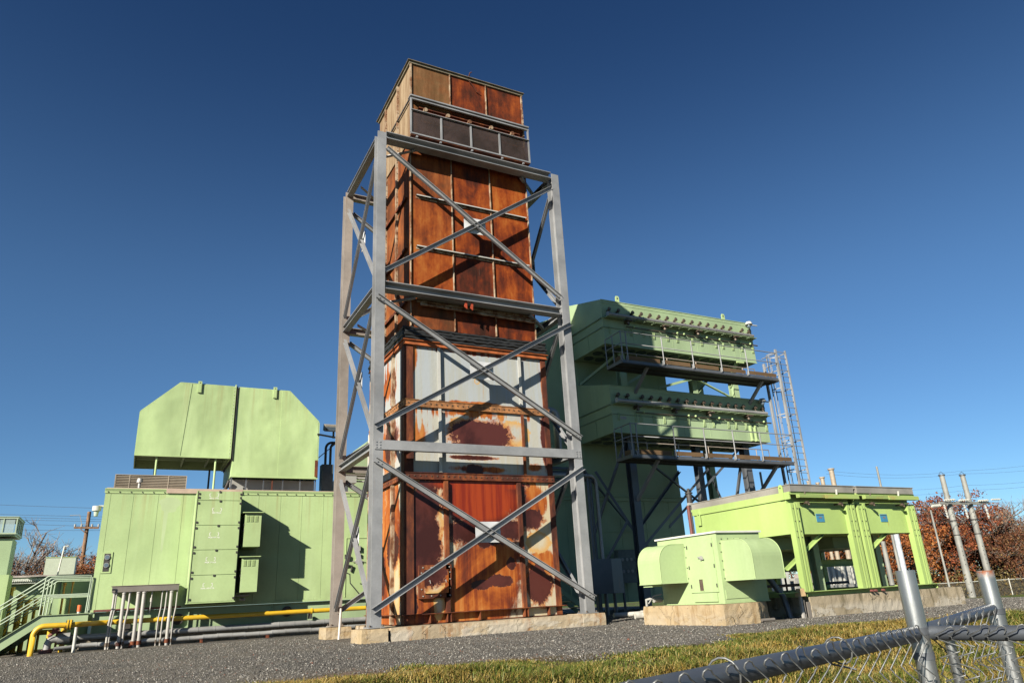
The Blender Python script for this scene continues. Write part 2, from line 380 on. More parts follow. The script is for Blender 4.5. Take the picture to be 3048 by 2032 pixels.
    def build(s, name, mat, parent=None, loc=None, bevel=0.0, fix=False):
        me = bpy.data.meshes.new(name)
        org = wloc(parent) if parent is not None else V3(loc if loc is not None else (0, 0, 0))
        vv = np.array(s.v, dtype=np.float64)-np.array(org)
        me.from_pydata(vv.tolist(), [], s.f); me.materials.append(mat)
        me.polygons.foreach_set('use_smooth', s.s)
        if any(c != (1., 1., 1., 1.) for c in s.c):
            ca = me.color_attributes.new('Col', 'FLOAT_COLOR', 'CORNER')
            arr = []
            for f, c in zip(s.f, s.c): arr += list(c)*len(f)
            ca.data.foreach_set('color', arr)
        me.update()
        o = bpy.data.objects.new(name, me); COL.objects.link(o)
        if parent is not None: o.parent = parent
        else: o.location = org
        if bevel:
            md = o.modifiers.new('bevel', 'BEVEL'); md.width = bevel; md.segments = 2; md.limit_method = 'ANGLE'; md.angle_limit = R(40)
        return o
def arc(c, r, a0, a1, plane='xz', n=8):
    out = []
    for i in range(n+1):
        a = R(a0+(a1-a0)*i/n); u, w = r*math.cos(a), r*math.sin(a)
        out.append({'xz': (c[0]+u, c[1], c[2]+w), 'yz': (c[0], c[1]+u, c[2]+w), 'xy': (c[0]+u, c[1]+w, c[2])}[plane])
    return out
def line(p, q, n): return [tuple(V3(p).lerp(V3(q), i/(n-1))) for i in range(n)]
def copy_tree(o, parent=None, dx=(0, 0, 0)):
    c = o.copy(); COL.objects.link(c); c.parent = parent
    if parent is None: c.location = o.location+V3(dx)
    for ch in [k for k in scene.objects if k.parent == o]: copy_tree(ch, c)
    return c
def nmesh(name, V, F, mat, col=None, loc=(0, 0, 0), parent=None):
    """bulk mesh of equal-size polygons from numpy arrays"""
    me = bpy.data.meshes.new(name); nv, (nf, k) = len(V), F.shape
    me.vertices.add(nv); me.vertices.foreach_set('co', np.asarray(V, dtype=np.float32).ravel())
    me.loops.add(nf*k); me.loops.foreach_set('vertex_index', F.astype(np.int32).ravel())
    me.polygons.add(nf); me.polygons.foreach_set('loop_start', (np.arange(nf)*k).astype(np.int32))
    me.update(calc_edges=True); me.validate()
    if col is not None:
        ca = me.color_attributes.new('Col', 'FLOAT_COLOR', 'POINT')
        ca.data.foreach_set('color', np.hstack([col, np.ones((len(col), 1))]).astype(np.float32).ravel())
    me.materials.append(mat); o = bpy.data.objects.new(name, me); COL.objects.link(o)
    o.location = loc; o.parent = parent
    return o

# ================================================================ GROUND
def bound_y(x):
    P = [(-40, 8.2), (-2, 8.6), (.9, 9.6), (2.5, 10.0), (3.8, 9.9), (4.9, 9.5), (5.6, 8.6), (6.6, 8.8), (8.2, 9.3), (10.3, 10.3), (12.5, 10.4), (14.4, 9.7), (16.9, 9.2), (22, 9.3), (30, 9.8), (60, 10)]
    return float(np.interp(x, [p[0] for p in P], [p[1] for p in P]))
def gz(x, y):
    z = -max(0, min(.62, (8.2-y)*.092)) if y > -20 else -.62
    z -= max(0, min(1.6, (x-25)*.031))
    return z
def ground():
    xs = np.unique(np.concatenate([[-900, -300, -120, -60, -30], np.arange(-16, 34, .5), np.arange(34, 110, 4), [130, 200, 400, 900]]))
    ys = np.unique(np.concatenate([[-300, -60, -20, -8], np.arange(-3, 20, .4), np.arange(20, 60, 3), [70, 100, 160, 300, 700, 1500]]))
    rg = np.random.RandomState(3); V = []
    for y in ys:
        for x in xs:
            z = gz(x, y)
            if y < 17 and -12 < x < 30: z += float(rg.uniform(-.012, .012))+.03*max(0, min(1, (bound_y(x)-y)/1.2))*math.sin(x*1.3+y)
            V.append((x, y, z-.005))
    nx = len(xs); F = np.array([(j*nx+i, j*nx+i+1, (j+1)*nx+i+1, (j+1)*nx+i) for j in range(len(ys)-1) for i in range(nx-1)])
    n = NT('gravel_and_soil'); x, y, z = n.xyz()
    wob = n.mth('MULTIPLY', n.mth('SUBTRACT', n.noise(.55, 5, .6), .5), 2.0)
    g = n.vor(60, 'F1', 'Color'); q = n.t.nodes.new("ShaderNodeSeparateColor"); n.t.links.new(g, q.inputs[0])
    d = n.vor(60); big = n.noise(.5, 4, .6)
    gr = n.ramp(q.outputs[0], [(.0, (.045, .043, .040)), (.45, (.175, .166, .15)), (.80, (.25, .234, .208)), (.94, (.34, .318, .28)), (1, (.48, .45, .40))])
    gr = n.mix(n.sm(d, .32, .62, 0, .75), gr, (.018, .017, .016))
    gr = n.mix(n.sm(q.outputs[1], .975, .985, 0, .6), gr, (.16, .07, .05))
    gr = n.mix(n.sm(big, .35, .65, 0, .5), gr, (.21, .18, .14))
    soil = n.mix(n.sm(n.noise(2.5, 5, .6), .35, .65), (.16, .10, .065), (.30, .19, .13))
    turf = n.mix(n.sm(n.noise(1.2, 4, .6), .35, .65), (.055, .05, .018), (.12, .085, .032))
    yy = n.mth('ADD', y, wob)
    edge = n.sm(n.mth('SUBTRACT', n.mth('SUBTRACT', yy, n.mth('MULTIPLY', n.sm(x, 5.0, 6.2), -1.0)), n.mth('MULTIPLY', n.sm(x, 8.5, 12), 1.0)), 9.9, 10.9)
    c = n.mix(edge, n.mix(n.sm(n.noise(1.7, 4, .6), .45, .6), soil, turf), gr)
    edge2 = n.sm(yy, 8.9, 9.8); c = n.mix(edge2, turf, c)
    far = n.sm(y, 60, 75); c = n.mix(far, c, (.09, .08, .035))
    # lawn strip beyond the yard on the right
    c = n.mix(n.mth('MULTIPLY', n.sm(x, 34, 36), n.sm(n.noise(.15, 2, .5), .3, .5)), c, (.09, .12, .025))
    b = n.bump(d, .9, .018); b = n.bump(n.noise(3, 5, .7), .5, .04, b)
    m = n.fin(c, .9, 0, b, .2)
    o = nmesh('ground', np.array(V), F, m); tag(o, 'grey crushed stone yard and soil running flat to the horizon', 'ground', None, 'structure')
    o.data.polygons.foreach_set('use_smooth', [True]*len(F))
ground()

# ================================================================ CONCRETE FOOTINGS
def rough_block(name, label, cat, poly, z0, z1, mat, seed, group=None, amp=.007, res=.10):
    """broken-edged concrete block from a plan polygon, outline subdivided and jittered"""
    rg = random.Random(seed); P = []
    n = len(poly)
    for i in range(n):
        a, b = V3((*poly[i], 0)), V3((*poly[(i+1) % n], 0)); m = max(1, int((b-a).length/res))
        for k in range(m): P.append(a.lerp(b, k/m))
    cx = sum(p.x for p in P)/len(P); cy = sum(p.y for p in P)/len(P)
    cen = V3((cx, cy, 0)); mb = MB(); N = len(P); rows = 5
    for j in range(rows+1):
        t = j/rows; z = z0+(z1-z0)*min(1, t*1.0)
        for p in P:
            off = rg.uniform(-amp, amp)
            if j == rows: off -= .014+max(0, rg.gauss(0, .006)); zz = z1-max(0, rg.gauss(0, .004))
            else: zz = z-(.012 if j == rows-1 else 0)
            q = p+(p-cen).normalized()*off; mb.v.append((q.x, q.y, zz))
    for j in range(rows):
        for k in range(N): mb.face([j*N+k, j*N+(k+1) % N, (j+1)*N+(k+1) % N, (j+1)*N+k])
    mb.v.append((cx, cy, z1))
    for k in range(N): mb.face([rows*N+k, rows*N+(k+1) % N, len(mb.v)-1])
    return tag(mb.build(name, mat, loc=(cx, cy, 0)), label, cat, group)
rect = lambda a, b, c, d: [(a, c), (b, c), (b, d), (a, d)]
rough_block('concrete_slab', 'long stained concrete base slab with white spalling under the rusty exhaust stack', 'concrete slab',
            [(5.66, 17.55), (11.06, 17.55), (11.06, 22.0), (6.0, 22.0), (5.66, 19.2)], -.1, .30, CONC, 1)
G = 'concrete piers under the steel support frame'
rough_block('concrete_pier', 'small tan concrete pier at the near left foot of the tall steel frame', 'concrete pier', rect(4.94, 5.58, 17.5, 18.45), -.1, .30, CONCF, 2, G, .005)
rough_block('concrete_pier', 'rust streaked concrete pier under the right front column, joined to the long slab', 'concrete pier', rect(11.07, 11.80, 17.52, 18.45), -.1, .31, CONC, 3, G, .006)
rough_block('concrete_pier', 'tan concrete pier under the rear left column with a small pink patch', 'concrete pier', rect(5.0, 5.72, 21.3, 22.15), -.1, .30, CONCF, 4, G, .005)
rough_block('concrete_pier', 'rear right concrete pier in the shade behind the rusty stack', 'concrete pier', rect(11.1, 11.8, 21.3, 22.1), -.1, .30, CONC, 5, G, .005)
rough_block('concrete_slab', 'tan concrete pad with cut corner under the pale green fan unit', 'concrete slab',
            [(11.95, 13.0), (13.0, 13.0), (13.75, 13.45), (14.1, 16.0), (11.95, 16.0)], -.1, .44, CONCF, 6)
rough_block('concrete_slab', 'long weathered concrete plinth with white streaks under the two green radiator units', 'concrete slab',
            rect(15.05, 21.25, 13.28, 17.6), -.25, .47, CONCC, 8)
rough_block('concrete_slab', 'low concrete footing under the long green enclosure', 'concrete slab', rect(-1.2, 12.2, 26.75, 31.5), -.1, .38, CONCC, 9)

# ================================================================ STEEL FRAME
fr = thing('steel_support_frame', 'tall grey steel support frame with crossed braces around the rusty exhaust stack', 'support frame', (8.42, 19.8, .3))
XL, XR, YFc, YBc = 5.355, 11.48, 17.92, 21.70
TOP = 14.45
for k, (cx, cy) in enumerate(((XL, YFc), (XR, YFc), (XL, YBc), (XR, YBc))):
    mb = MB(); mb.ibeam((cx, cy, .34), (cx, cy, TOP), .27, .34, (0, 1, 0), .03, .02)
    mb.box(cx-.2, cx+.2, cy-.24, cy+.24, .315, .339)
    c = mb.build('column', STEEL if k != 2 else STEELW, fr)
    for i in (-1, 1):
        for j in (-1, 1):
            b = MB(); b.cyl((cx+i*.16, cy+j*.2, .339), (cx+i*.16, cy+j*.2, .385), .022, 8); b.build('anchor_bolt', BROWNM, c)
# front horizontals
mb = MB(); mb.ibeam((XL+.14, 17.94, 14.40), (XR-.14, 17.94, 14.40), .34, .24, (0, 0, 1), .024); mb.build('beam', STEEL, fr)
mb = MB(); mb.ibeam((XL+.14, 17.94, 9.35), (XR-.14, 17.94, 9.35), .34, .24, (0, 0, 1), .024); mb.build('beam', STEEL, fr)
mb = MB(); mb.chan((XL-.1, 17.735, 4.75), (XR+.12, 17.735, 4.75), .14, .25, .016, (0, 0, 1), -1)
mb.bolts([(x+dx, 17.727, 4.75+dz) for x in (XL-.02, XR-.02) for dx in (-.04, .06) for dz in (-.07, 0, .07)], .018, (0, -1, 0)); mb.build('beam', STEEL, fr)
# side and rear horizontals
for z in (14.38, 9.32, 4.78):
    for X, s in ((XL, -1), (XR, 1)):
        mb = MB(); mb.ibeam((X+s*.0, YFc+.18, z), (X+s*.0, YBc-.18, z), .2, .2); mb.build('beam', STEEL, fr)
    mb = MB(); mb.ibeam((XL+.14, YBc, z), (XR-.14, YBc, z), .2, .22); mb.build('beam', STEELW, fr)
# plan knee braces at each level
for z in (14.30, 9.24):
    for sx, X in ((1, XL), (-1, XR)):
        for sy, Y in ((1, YFc), (-1, YBc)):
            mb = MB(); mb.angle((X+sx*.16, Y+sy*1.0, z-.1), (X+sx*1.15, Y+sy*.10, z-.1), .09, .09); mb.build('knee_brace', STEEL, fr)
# crossed braces
def xbrace(P0, P1, z_hi, z_lo, plane, off, inner):
    """two crossing diagonals plus a centre gusset on plane y=off or x=off"""
    def pt(u, z, o): return (u, o, z) if plane == 'y' else (o, u, z)
    nrm = (0, -1, 0) if plane == 'y' else (-1, 0, 0)
    for a, b, o in ((P0, P1, off), (P1, P0, off+inner)):
        mb = MB(); p, q = V3(pt(a, z_hi, o)), V3(pt(b, z_lo, o)); d = (q-p).normalized(); up = V3(nrm).cross(d)
        if up.z < 0: up = -up
        mb.chan(p, q, .075, .135, .012, up, 1 if V3(nrm).dot(d.cross(up)) > 0 else -1)
        for e, s in ((p, 1), (q, -1)):
            mb.bolts([e+d*s*.08+V3(nrm)*.012, e+d*s*.2+V3(nrm)*.012], .017, nrm)
        mb.build('brace', STEEL, fr)
    c = V3(pt((P0+P1)/2, (z_hi+z_lo)/2, off+abs(inner)*.5)); mb = MB(); h = (.37, .27) if plane == 'y' else (.2, .3)
    if plane == 'y': mb.box(c.x-h[0], c.x+h[0], off+.065, off+.077, c.z-h[1], c.z+h[1])
    else: mb.box(off+.065, off+.077, c.y-h[0], c.y+h[0], c.z-h[1], c.z+h[1])
    mb.build('gusset_plate', GUSSET, fr)
xbrace(XL+.15, XR-.15, 13.9, 9.80, 'y', 17.78, .04)
xbrace(XL-.1, XR+.12, 8.92, 5.22, 'y', 17.70, .03)
xbrace(XL-.1, XR+.12, 4.34, .70, 'y', 17.70, .03)
for zh_, zl_ in ((13.7, 9.7), (8.9, 5.1), (4.4, .75)):
    xbrace(YFc+.2, YBc-.2, zh_, zl_, 'x', XL-.02, .03)
    xbrace(YFc+.2, YBc-.2, zh_, zl_, 'x', XR-.02, .03)
    xbrace(XL+.15, XR-.15, zh_, zl_, 'y', YBc-.03, .03)
# little orange clips under the middle beam
mb = MB(); mb.prism([(7.96, 9.05), (8.0, 9.22), (8.06, 9.22), (8.06, 8.98)], 'y', 17.84, 17.86); mb.prism([(8.16, 9.03), (8.2, 9.2), (8.26, 9.2), (8.24, 8.96)], 'y', 17.84, 17.86)
mb.build('orange_clip', simple('red_clip', (.35, .05, .015), .6), fr)

# ================================================================ RUSTED STACK
st = thing('exhaust_stack', 'towering rust brown steel exhaust stack with grey painted panels low down', 'exhaust stack', (8.5, 19.9, .3))
def shellbox(name, x0, x1, y0, y1, z0, z1, mat, xs, ys, zs, tones, side=(.70, .45, .2)):
    """four-walled box; front and left faces split into panels, each a child; front tones are wear, side tones add the stronger sunlight"""
    X = [x0]+list(xs)+[x1]; Y = [y0]+list(ys)+[y1]; Z = [z0]+list(zs)+[z1]; k = 0; t = .03
    for j in range(len(Z)-1):
        for i in range(len(X)-1):
            mb = MB(); mb.cur = (*tones[(j*(len(X)-1)+i) % len(tones)], 1.)
            mb.box(X[i]+.001, X[i+1]-.001, y0, y0+t, Z[j]+.001, Z[j+1]-.001); mb.build('front_panel', mat, st)
        for i in range(len(Y)-1):
            mb = MB(); v = rnd.uniform(-.08, .08); mb.cur = (side[0]+v, side[1], side[2], 1.)
            mb.box(x0, x0+t, Y[i]+(.031 if i == 0 else .001), Y[i+1]-.001, Z[j]+.001, Z[j+1]-.001); mb.build('side_panel', mat, st)
    mb = MB(); mb.cur = (.5, .3, .2, 1.)
    mb.box(x1-t, x1, y0+.031, y1, z0, z1); mb.box(x0+.031, x1-t-.001, y1-t, y1, z0, z1); mb.build('rear_panel', mat, st)
# lower plenum
for nm, z0, z1, mat in (('plenum_wall', .31, 3.96, PL_LOW), ('plenum_wall', 4.16, 5.98, PL_MID), ('plenum_wall', 6.20, 7.80, PL_UP)):
    mb = MB(); mb.box(6.28, 10.83, 18.30, 21.58, z0, z1); mb.build(nm, mat, st)
def rib(x, z0, z1, y=18.3, w=.11, d=.10, mat=FLANGE):
    mb = MB(); mb.box(x-w/2, x+w/2, y-d, y-d+.014, z0, z1); mb.box(x-w/2, x-w/2+.012, y-d+.0145, y-.001, z0, z1); mb.box(x+w/2-.012, x+w/2, y-d+.0145, y-.001, z0, z1)
    return mb.build('rib', mat, st)
for x in (7.42, 9.68): rib(x, .34, 3.93)
def tee(x, z0, z1, mat):
    mb = MB(); mb.box(x-.045, x+.045, 18.20, 18.212, z0, z1); mb.box(x-.006, x+.006, 18.2125, 18.299, z0, z1); mb.build('rib', mat, st)
STR = simple('pale_grey_rib', (.46, .455, .42), .6, var=.12, sc=3)
for x in (7.27, 9.91):
    tee(x, 4.17, 5.96, STR if x < 9 else FLANGE); tee(x, 6.22, 7.78, STR)
# corner angles
for z0, z1 in ((.33, 3.94), (4.17, 5.97), (6.21, 7.79)):
    for x0, x1 in ((6.245, 6.50), (10.70, 10.865)):
        mb = MB(); mb.box(x0, x1, 18.255, 18.299, z0, z1)
        if x0 < 7: mb.box(6.235, 6.279, 18.256, 18.52, z0, z1)
        mb.build('corner_angle', FLANGE, st)
    for y in (19.25, 20.45, 21.45):
        mb = MB(); mb.box(6.18, 6.279, y-.05, y+.05, z0, z1); mb.build('side_rib', PALEF, st)
# bottom flange
mb = MB(); mb.box(6.16, 10.95, 18.12, 21.62, .545, .565); mb.box(6.22, 10.88, 18.27, 21.60, .311, .33)
mb.build('base_flange', FLANGE, st)
mb = MB()
for x in (6.9, 7.37, 7.47, 8.3, 9.63, 9.73, 10.4): mb.box(x-.007, x+.007, 18.14, 18.299, .331, .544)
mb.build('stiffener', FLANGE, st)
# bolted flanges
def bolted(z0, z1, d, m, light=False):
    mb = MB(); mb.box(6.28-d, 10.83+d, 18.30-d, 21.6+d, z0, z0+.016); mb.box(6.28-d, 10.83+d, 18.30-d, 21.6+d, z1-.016, z1)
    mb.box(6.28-d*.75, 10.83+d*.75, 18.30-d*.75, 21.6+d*.75, z0+.0165, z1-.0165)
    o = mb.build('bolted_flange', m, st)
    b = MB(); zc = (z0+z1)/2; yf = 18.30-d*.75; xl = 6.28-d*.75
    b.bolts([(x, yf, zc) for x in np.arange(6.35, 10.85, .165)], .019, (0, -1, 0))
    b.bolts([(xl, y, zc) for y in np.arange(18.4, 21.6, .165)], .019, (-1, 0, 0)); b.build('bolt_row', BROWNM, o)
bolted(3.965, 4.155, .085, FLANGE); bolted(5.985, 6.195, .07, simple('ochre_rust_flange', (.30, .13, .045), .75, var=.5, sc=7))
# access hatch
hh = MB(); hh.box(6.62, 7.52, 18.20, 18.299, .92, 1.74); h = hh.build('hatch_frame', FLANGE, st)
hh = MB(); hh.box(6.76, 7.42, 18.17, 18.199, 1.04, 1.62); d = hh.build('hatch_cover', PL_LOW, h)
hh = MB()
for x in (6.88, 7.32): hh.tube([(x, 18.17, 1.34), (x, 18.11, 1.36), (x+.01, 18.10, 1.28)], .008, 6)
hh.bolts([(x, 18.20, z) for z in (.98, 1.68) for x in (6.72, 6.95, 7.2, 7.46)]+[(x, 18.20, z) for x in (6.68, 7.47) for z in (1.15, 1.38, 1.55)], .018, (0, -1, 0)); hh.build('handle', GREYBOX, h)
# orange lip, black expansion joint
mb = MB(); mb.box(6.20, 10.92, 18.20, 21.66, 7.805, 7.825); mb.box(6.22, 10.90, 18.22, 21.64, 7.8255, 7.93); mb.box(6.17, 10.95, 18.17, 21.69, 7.9305, 7.95)
mb.build('orange_lip', simple('orange_rust_lip', (.33, .085, .018), .75, var=.4, sc=4), st)
mb = MB(); rg = random.Random(5)
for z, d, r in ((8.02, .03, .055), (8.12, .06, .05), (8.22, .02, .06), (8.31, .05, .04)):
    x0, x1, y0, y1 = 6.27-d, 10.85+d, 18.28-d, 21.62+d
    jj = lambda p, q, m: [(a[0]+rg.uniform(-.012, .012), a[1]+rg.uniform(-.015, .015), a[2]+rg.uniform(-.02, .02)) for a in line(p, q, m)]
    mb.tube(jj((x0, y0, z), (x1, y0, z), 40), r, 8); mb.tube(jj((x0, y0, z), (x0, y1, z), 30), r, 8); mb.tube(jj((x1, y0, z), (x1, y1, z), 8), r, 8)
mb.box(6.30, 10.82, 18.31, 21.58, 7.951, 8.37)
mb.build('expansion_joint', BLACK, st)
# upper shell
T = [(.50, .35, .1), (.50, .12, .45), (.50, .10, .2),      (.62, .12, .05), (.50, .10, .75), (.58, .10, .05),
     (.66, .22, .05), (.60, .12, .1), (.60, .08, .05),     (.62, .38, .05), (.56, .10, .6), (.64, .06, .1)]
shellbox('shell', 6.42, 10.62, 18.30, 21.5, 8.38, 14.72, RUST, (7.83, 9.21), (19.45, 20.6), (9.27, 11.02, 12.79), T, (.62, .45, .15))
def seam(x, z0, z1, y, dots=True, m=PALEF):
    mb = MB(); mb.box(x-.014, x+.014, y-.055, y-.001, z0, z1)
    if dots: mb.bolts([(x+.014, y-.03, z) for z in np.arange(z0+.1, z1, .2)], .016, (1, 0, 0), 5)
    mb.build('seam_flange', m, st)
for x in (7.83, 9.21):
    for z0, z1 in ((8.40, 9.25), (9.29, 11.0), (11.04, 12.77), (12.81, 14.70)): seam(x, z0, z1, 18.3)
for x in (6.44, 10.60): seam(x, 8.40, 14.70, 18.3)
for y in (19.45, 20.6):
    mb = MB(); mb.box(6.34, 6.419, y-.035, y+.035, 8.4, 14.7); mb.bolts([(6.37, y-.035, z) for z in np.arange(8.5, 14.7, .22)], .018, (0, -1, 0), 5); mb.build('seam_flange', PALEF, st)
for z in (9.27, 11.02, 12.79):
    mb = MB(); mb.angle((6.62, 18.299, z), (10.5, 18.299, z), .09, .09, .012, (0, 0, 1), 1, -1); mb.box(6.62, 10.5, 18.20, 18.298, z-.006, z+.006)
    mb.build('stiffener_angle', PALEF, st)
    mb = MB(); mb.box(6.62, 10.5, 18.192, 18.199, z-.028, z+.008); mb.build('angle_lip', STR, st)
    mb = MB(); mb.box(6.33, 6.419, 18.5, 21.4, z-.006, z+.006); mb.box(6.33, 6.338, 18.5, 21.4, z-.08, z-.0065); mb.build('stiffener_angle', FLANGE, st)
mb = MB(); mb.chan((6.7, 18.16, 9.08), (10.5, 18.16, 9.0), .07, .10, .01); mb.build('guide_angle', PALEF, st)
# cap
T2 = [(.46, .8, .1), (.50, .12, .05), (.46, .12, .05)]
shellbox('cap', 6.38, 10.50, 18.05, 21.45, 14.74, 17.62, RUST, (7.75, 9.09), (19.28, 20.62), (16.16,), [(.5, .75, .1), (.46, .25, .05), (.44, .2, .05)]+T2, (.72, .8, 1.0))
for x in (7.75, 9.09):
    for z0, z1 in ((14.9, 15.5), (16.2, 17.60)): seam(x, z0, z1, 18.05)
mb = MB(); mb.box(6.345, 6.40, 18.0, 18.049, 14.8, 17.6); mb.build('corner_strip', PALEF, st)
mb = MB(); mb.box(10.48, 10.53, 18.0, 18.049, 14.8, 17.6); mb.bolts([(10.49, 18.0, z) for z in np.arange(14.9, 17.6, .22)], .018, (0, -1, 0), 5); mb.build('corner_strip', PALEF, st)
for y in (19.28, 20.62):
    mb = MB(); mb.box(6.31, 6.379, y-.03, y+.03, 14.8, 17.6); mb.bolts([(6.33, y-.03, z) for z in np.arange(15, 17.6, .3)], .018, (0, -1, 0), 5); mb.build('seam_flange', PALEF, st)
OLIVE = simple('weathered_lip', (.20, .17, .115), .7, var=.3, sc=3)
mb = MB(); mb.box(6.26, 10.60, 17.94, 21.55, 17.70, 17.716); mb.box(6.32, 10.55, 17.995, 21.5, 17.621, 17.6995); mb.build('top_flange', OLIVE, st)
mb = MB(); mb.tube([(8.45, 17.99, 17.70), (8.47, 17.9, 17.85), (8.52, 17.86, 17.86)], .022, 6); mb.tube([(8.42, 17.97, 17.6), (8.62, 18.0, 17.42), (8.75, 18.02, 17.22), (8.86, 18.0, 17.2)], .018, 6)
mb.build('bent_bracket', FLANGE, st)
# ledges behind the rack and the projecting screened rack
mb = MB()
for z in (15.62, 15.74, 15.86): mb.box(6.62, 10.30, 17.93, 18.049, z, z+.03)
mb.build('ledge', FLANGE, st)
mb = MB(); mb.box(6.31, 10.56, 17.80, 18.32, 14.655, 14.67); mb.build('rack_pan', FLANGE, st)
rk = MB(); yF = 17.82
for z, h in ((16.14, .05), (16.02, .045)): rk.box(6.28, 10.60, yF-.03, yF+.03, z, z+h)
rk.box(6.28, 10.60, yF+.031, 18.04, 16.165, 16.189)
rk.box(6.29, 10.58, yF-.028, yF+.028, 14.70, 14.75)
rk.box(6.29, 10.58, yF-.02, yF+.02, 15.585, 15.62)
rk.box(6.28, 6.33, yF-.0275, yF+.0275, 14.751, 16.019); rk.box(10.53, 10.58, yF-.0275, yF+.0275, 14.751, 16.019)
for x in (7.33, 8.38, 9.43): rk.box(x-.03, x+.03, yF-.026, yF+.026, 14.751, 15.584)
rk.tube(line((6.30, yF-.045, 15.60), (10.57, yF-.045, 15.60), 20), .018, 6)
R0 = rk.build('screen_rack', STEEL, st)
mb = MB(); mb.box(6.31, 6.345, yF, 21.4, 16.13, 16.19); mb.build('rack_side_rail', DARK, R0)
for a, b in ((6.335, 7.295), (7.365, 8.345), (8.415, 9.395), (9.465, 10.525)):
    mb = MB(); mb.box(a, b, yF+.004, yF+.008, 14.755, 15.58); mb.build('wire_screen', SCREEN, R0)
for x in (6.78, 7.56, 8.33, 9.12, 9.92):
    mb = MB(); mb.cyl((x, 18.04, 15.72), (x, 17.80, 15.70), .05, 10); mb.cyl((x, 17.80, 15.70), (x, 17.74, 15.695), .068, 12); mb.tube([(x+.05, 17.8, 15.66), (x+.2, 17.85, 15.58)], .012, 6)
    mb.build('knob', PALEF, R0)
for x in (6.5, 7.3, 8.4, 9.5, 10.3):
    mb = MB(); mb.box(x-.03, x+.03, yF-.03, yF+.05, 14.60, 14.654); mb.build('rack_bracket', STEEL, R0)

# ================================================================ LONG ENCLOSURE (left)
W = 26.6
en = thing('machinery_enclosure', 'long low pale green machinery enclosure with drawer stack and dark shadow on its wall', 'enclosure', (3.3, W, .38))
mb = MB(); xs = (-1.03, -.86, -.2, .54, 1.3, 3.16, 3.73, 4.48, 5.23, 6.0, 6.75, 9.4, 12.0)
for i in range(len(xs)-1): mb.box(xs[i]+.004, xs[i+1]-.004, W, W+.05, 1.13, 4.76)
mb.box(-1.02, 12.0, W+.0505, W+4.2, 1.13, 4.80); mb.build('wall', GREEN, en)
mb = MB(); mb.box(-1.05, 12.0, W-.035, W-.001, 4.765, 4.80); mb.box(-1.05, 12.0, W-.02, W-.0012, 4.68, 4.7645); mb.box(-1.05, 12.0, W-.05, W+4.3, 4.801, 4.83)
RT = mb.build('roof_trim', GREENT, en)
b = MB(); b.bolts([(x, W-.02, 4.72) for x in np.arange(-.95, 12, .33)], .02, (0, -1, 0)); b.build('bolt_row', DARK, RT)
PINK = simple('peeled_pink_primer', (.44, .33, .26), .7, var=.15, sc=2)
mb = MB(); mb.box(.75, 3.16, W-.056, W-.051, 4.70, 4.86); mb.box(-1.0, 12.0, W+.0, W+4.2, 4.831, 4.86); mb.build('roof_edge', PINK, en)
mb = MB(); mb.box(-1.04, 12.0, W-.02, W-.0005, 1.06, 1.128); mb.build('bottom_trim', GREEN, en)
mb = MB(); mb.box(-.9, 1.55, W-.03, W-.021, 1.07, 1.13); mb.build('primer_strip', MAROON, en)
mb = MB(); mb.box(-.90, 12.0, W+.12, W+4.0, .385, 1.055)
for z in (.40, 1.035): mb.box(-.92, 12.0, W+.02, W+.119, z, z+.018)
for x in (-.88, 1.8, 4.4, 6.6, 9): mb.box(x, x+.02, W+.03, W+.119, .419, 1.034)
mb.build('base_skid', GREEND, en)
mb = MB()
for x, z in ((.0, .6), (1.5, .75), (4.9, .8)): mb.cyl((x, W+.119, z-.02), (x, W+.02, z-.02), .17, 18)
mb.build('skid_port', DARK, en)
# projecting drawer cabinet
cb = MB(); cb.box(1.66, 3.03, 25.5, W-.0515, 1.19, 4.63); CB = cb.build('drawer_cabinet', GREEN, en)
zz = (1.19, 2.0, 2.77, 3.54, 4.33, 4.63)
LBL = simple('stencil_white', (.78, .79, .70), .6, var=.1)
PATCHM = simple('overpainted_patch', (.42, .52, .27), .6, var=.05)
def textmesh(name, body, size, loc, parent, mat, rot=(math.pi/2, 0, 0)):
    cu = bpy.data.curves.new(name, 'FONT'); cu.body = body; cu.size = size; cu.align_x = 'CENTER'; cu.extrude = .0006; cu.offset = .0015
    tmp = bpy.data.objects.new('tmp', cu); COL.objects.link(tmp); bpy.context.view_layer.update()
    me = bpy.data.meshes.new_from_object(tmp.evaluated_get(bpy.context.evaluated_depsgraph_get())); bpy.data.objects.remove(tmp)
    me.materials.clear(); me.materials.append(mat)
    o = bpy.data.objects.new(name, me); COL.objects.link(o); o.parent = parent
    o.location = V3(loc)-wloc(parent); o.rotation_euler = rot; return o
TX = ['RE-LJ 1880', 'BSC 74-LC', 'MOR MF 142', 'MGR 181-LSI', 'WAR 197-CTA']
lx = (2.16, 2.28, 2.26, 2.22, 2.20)
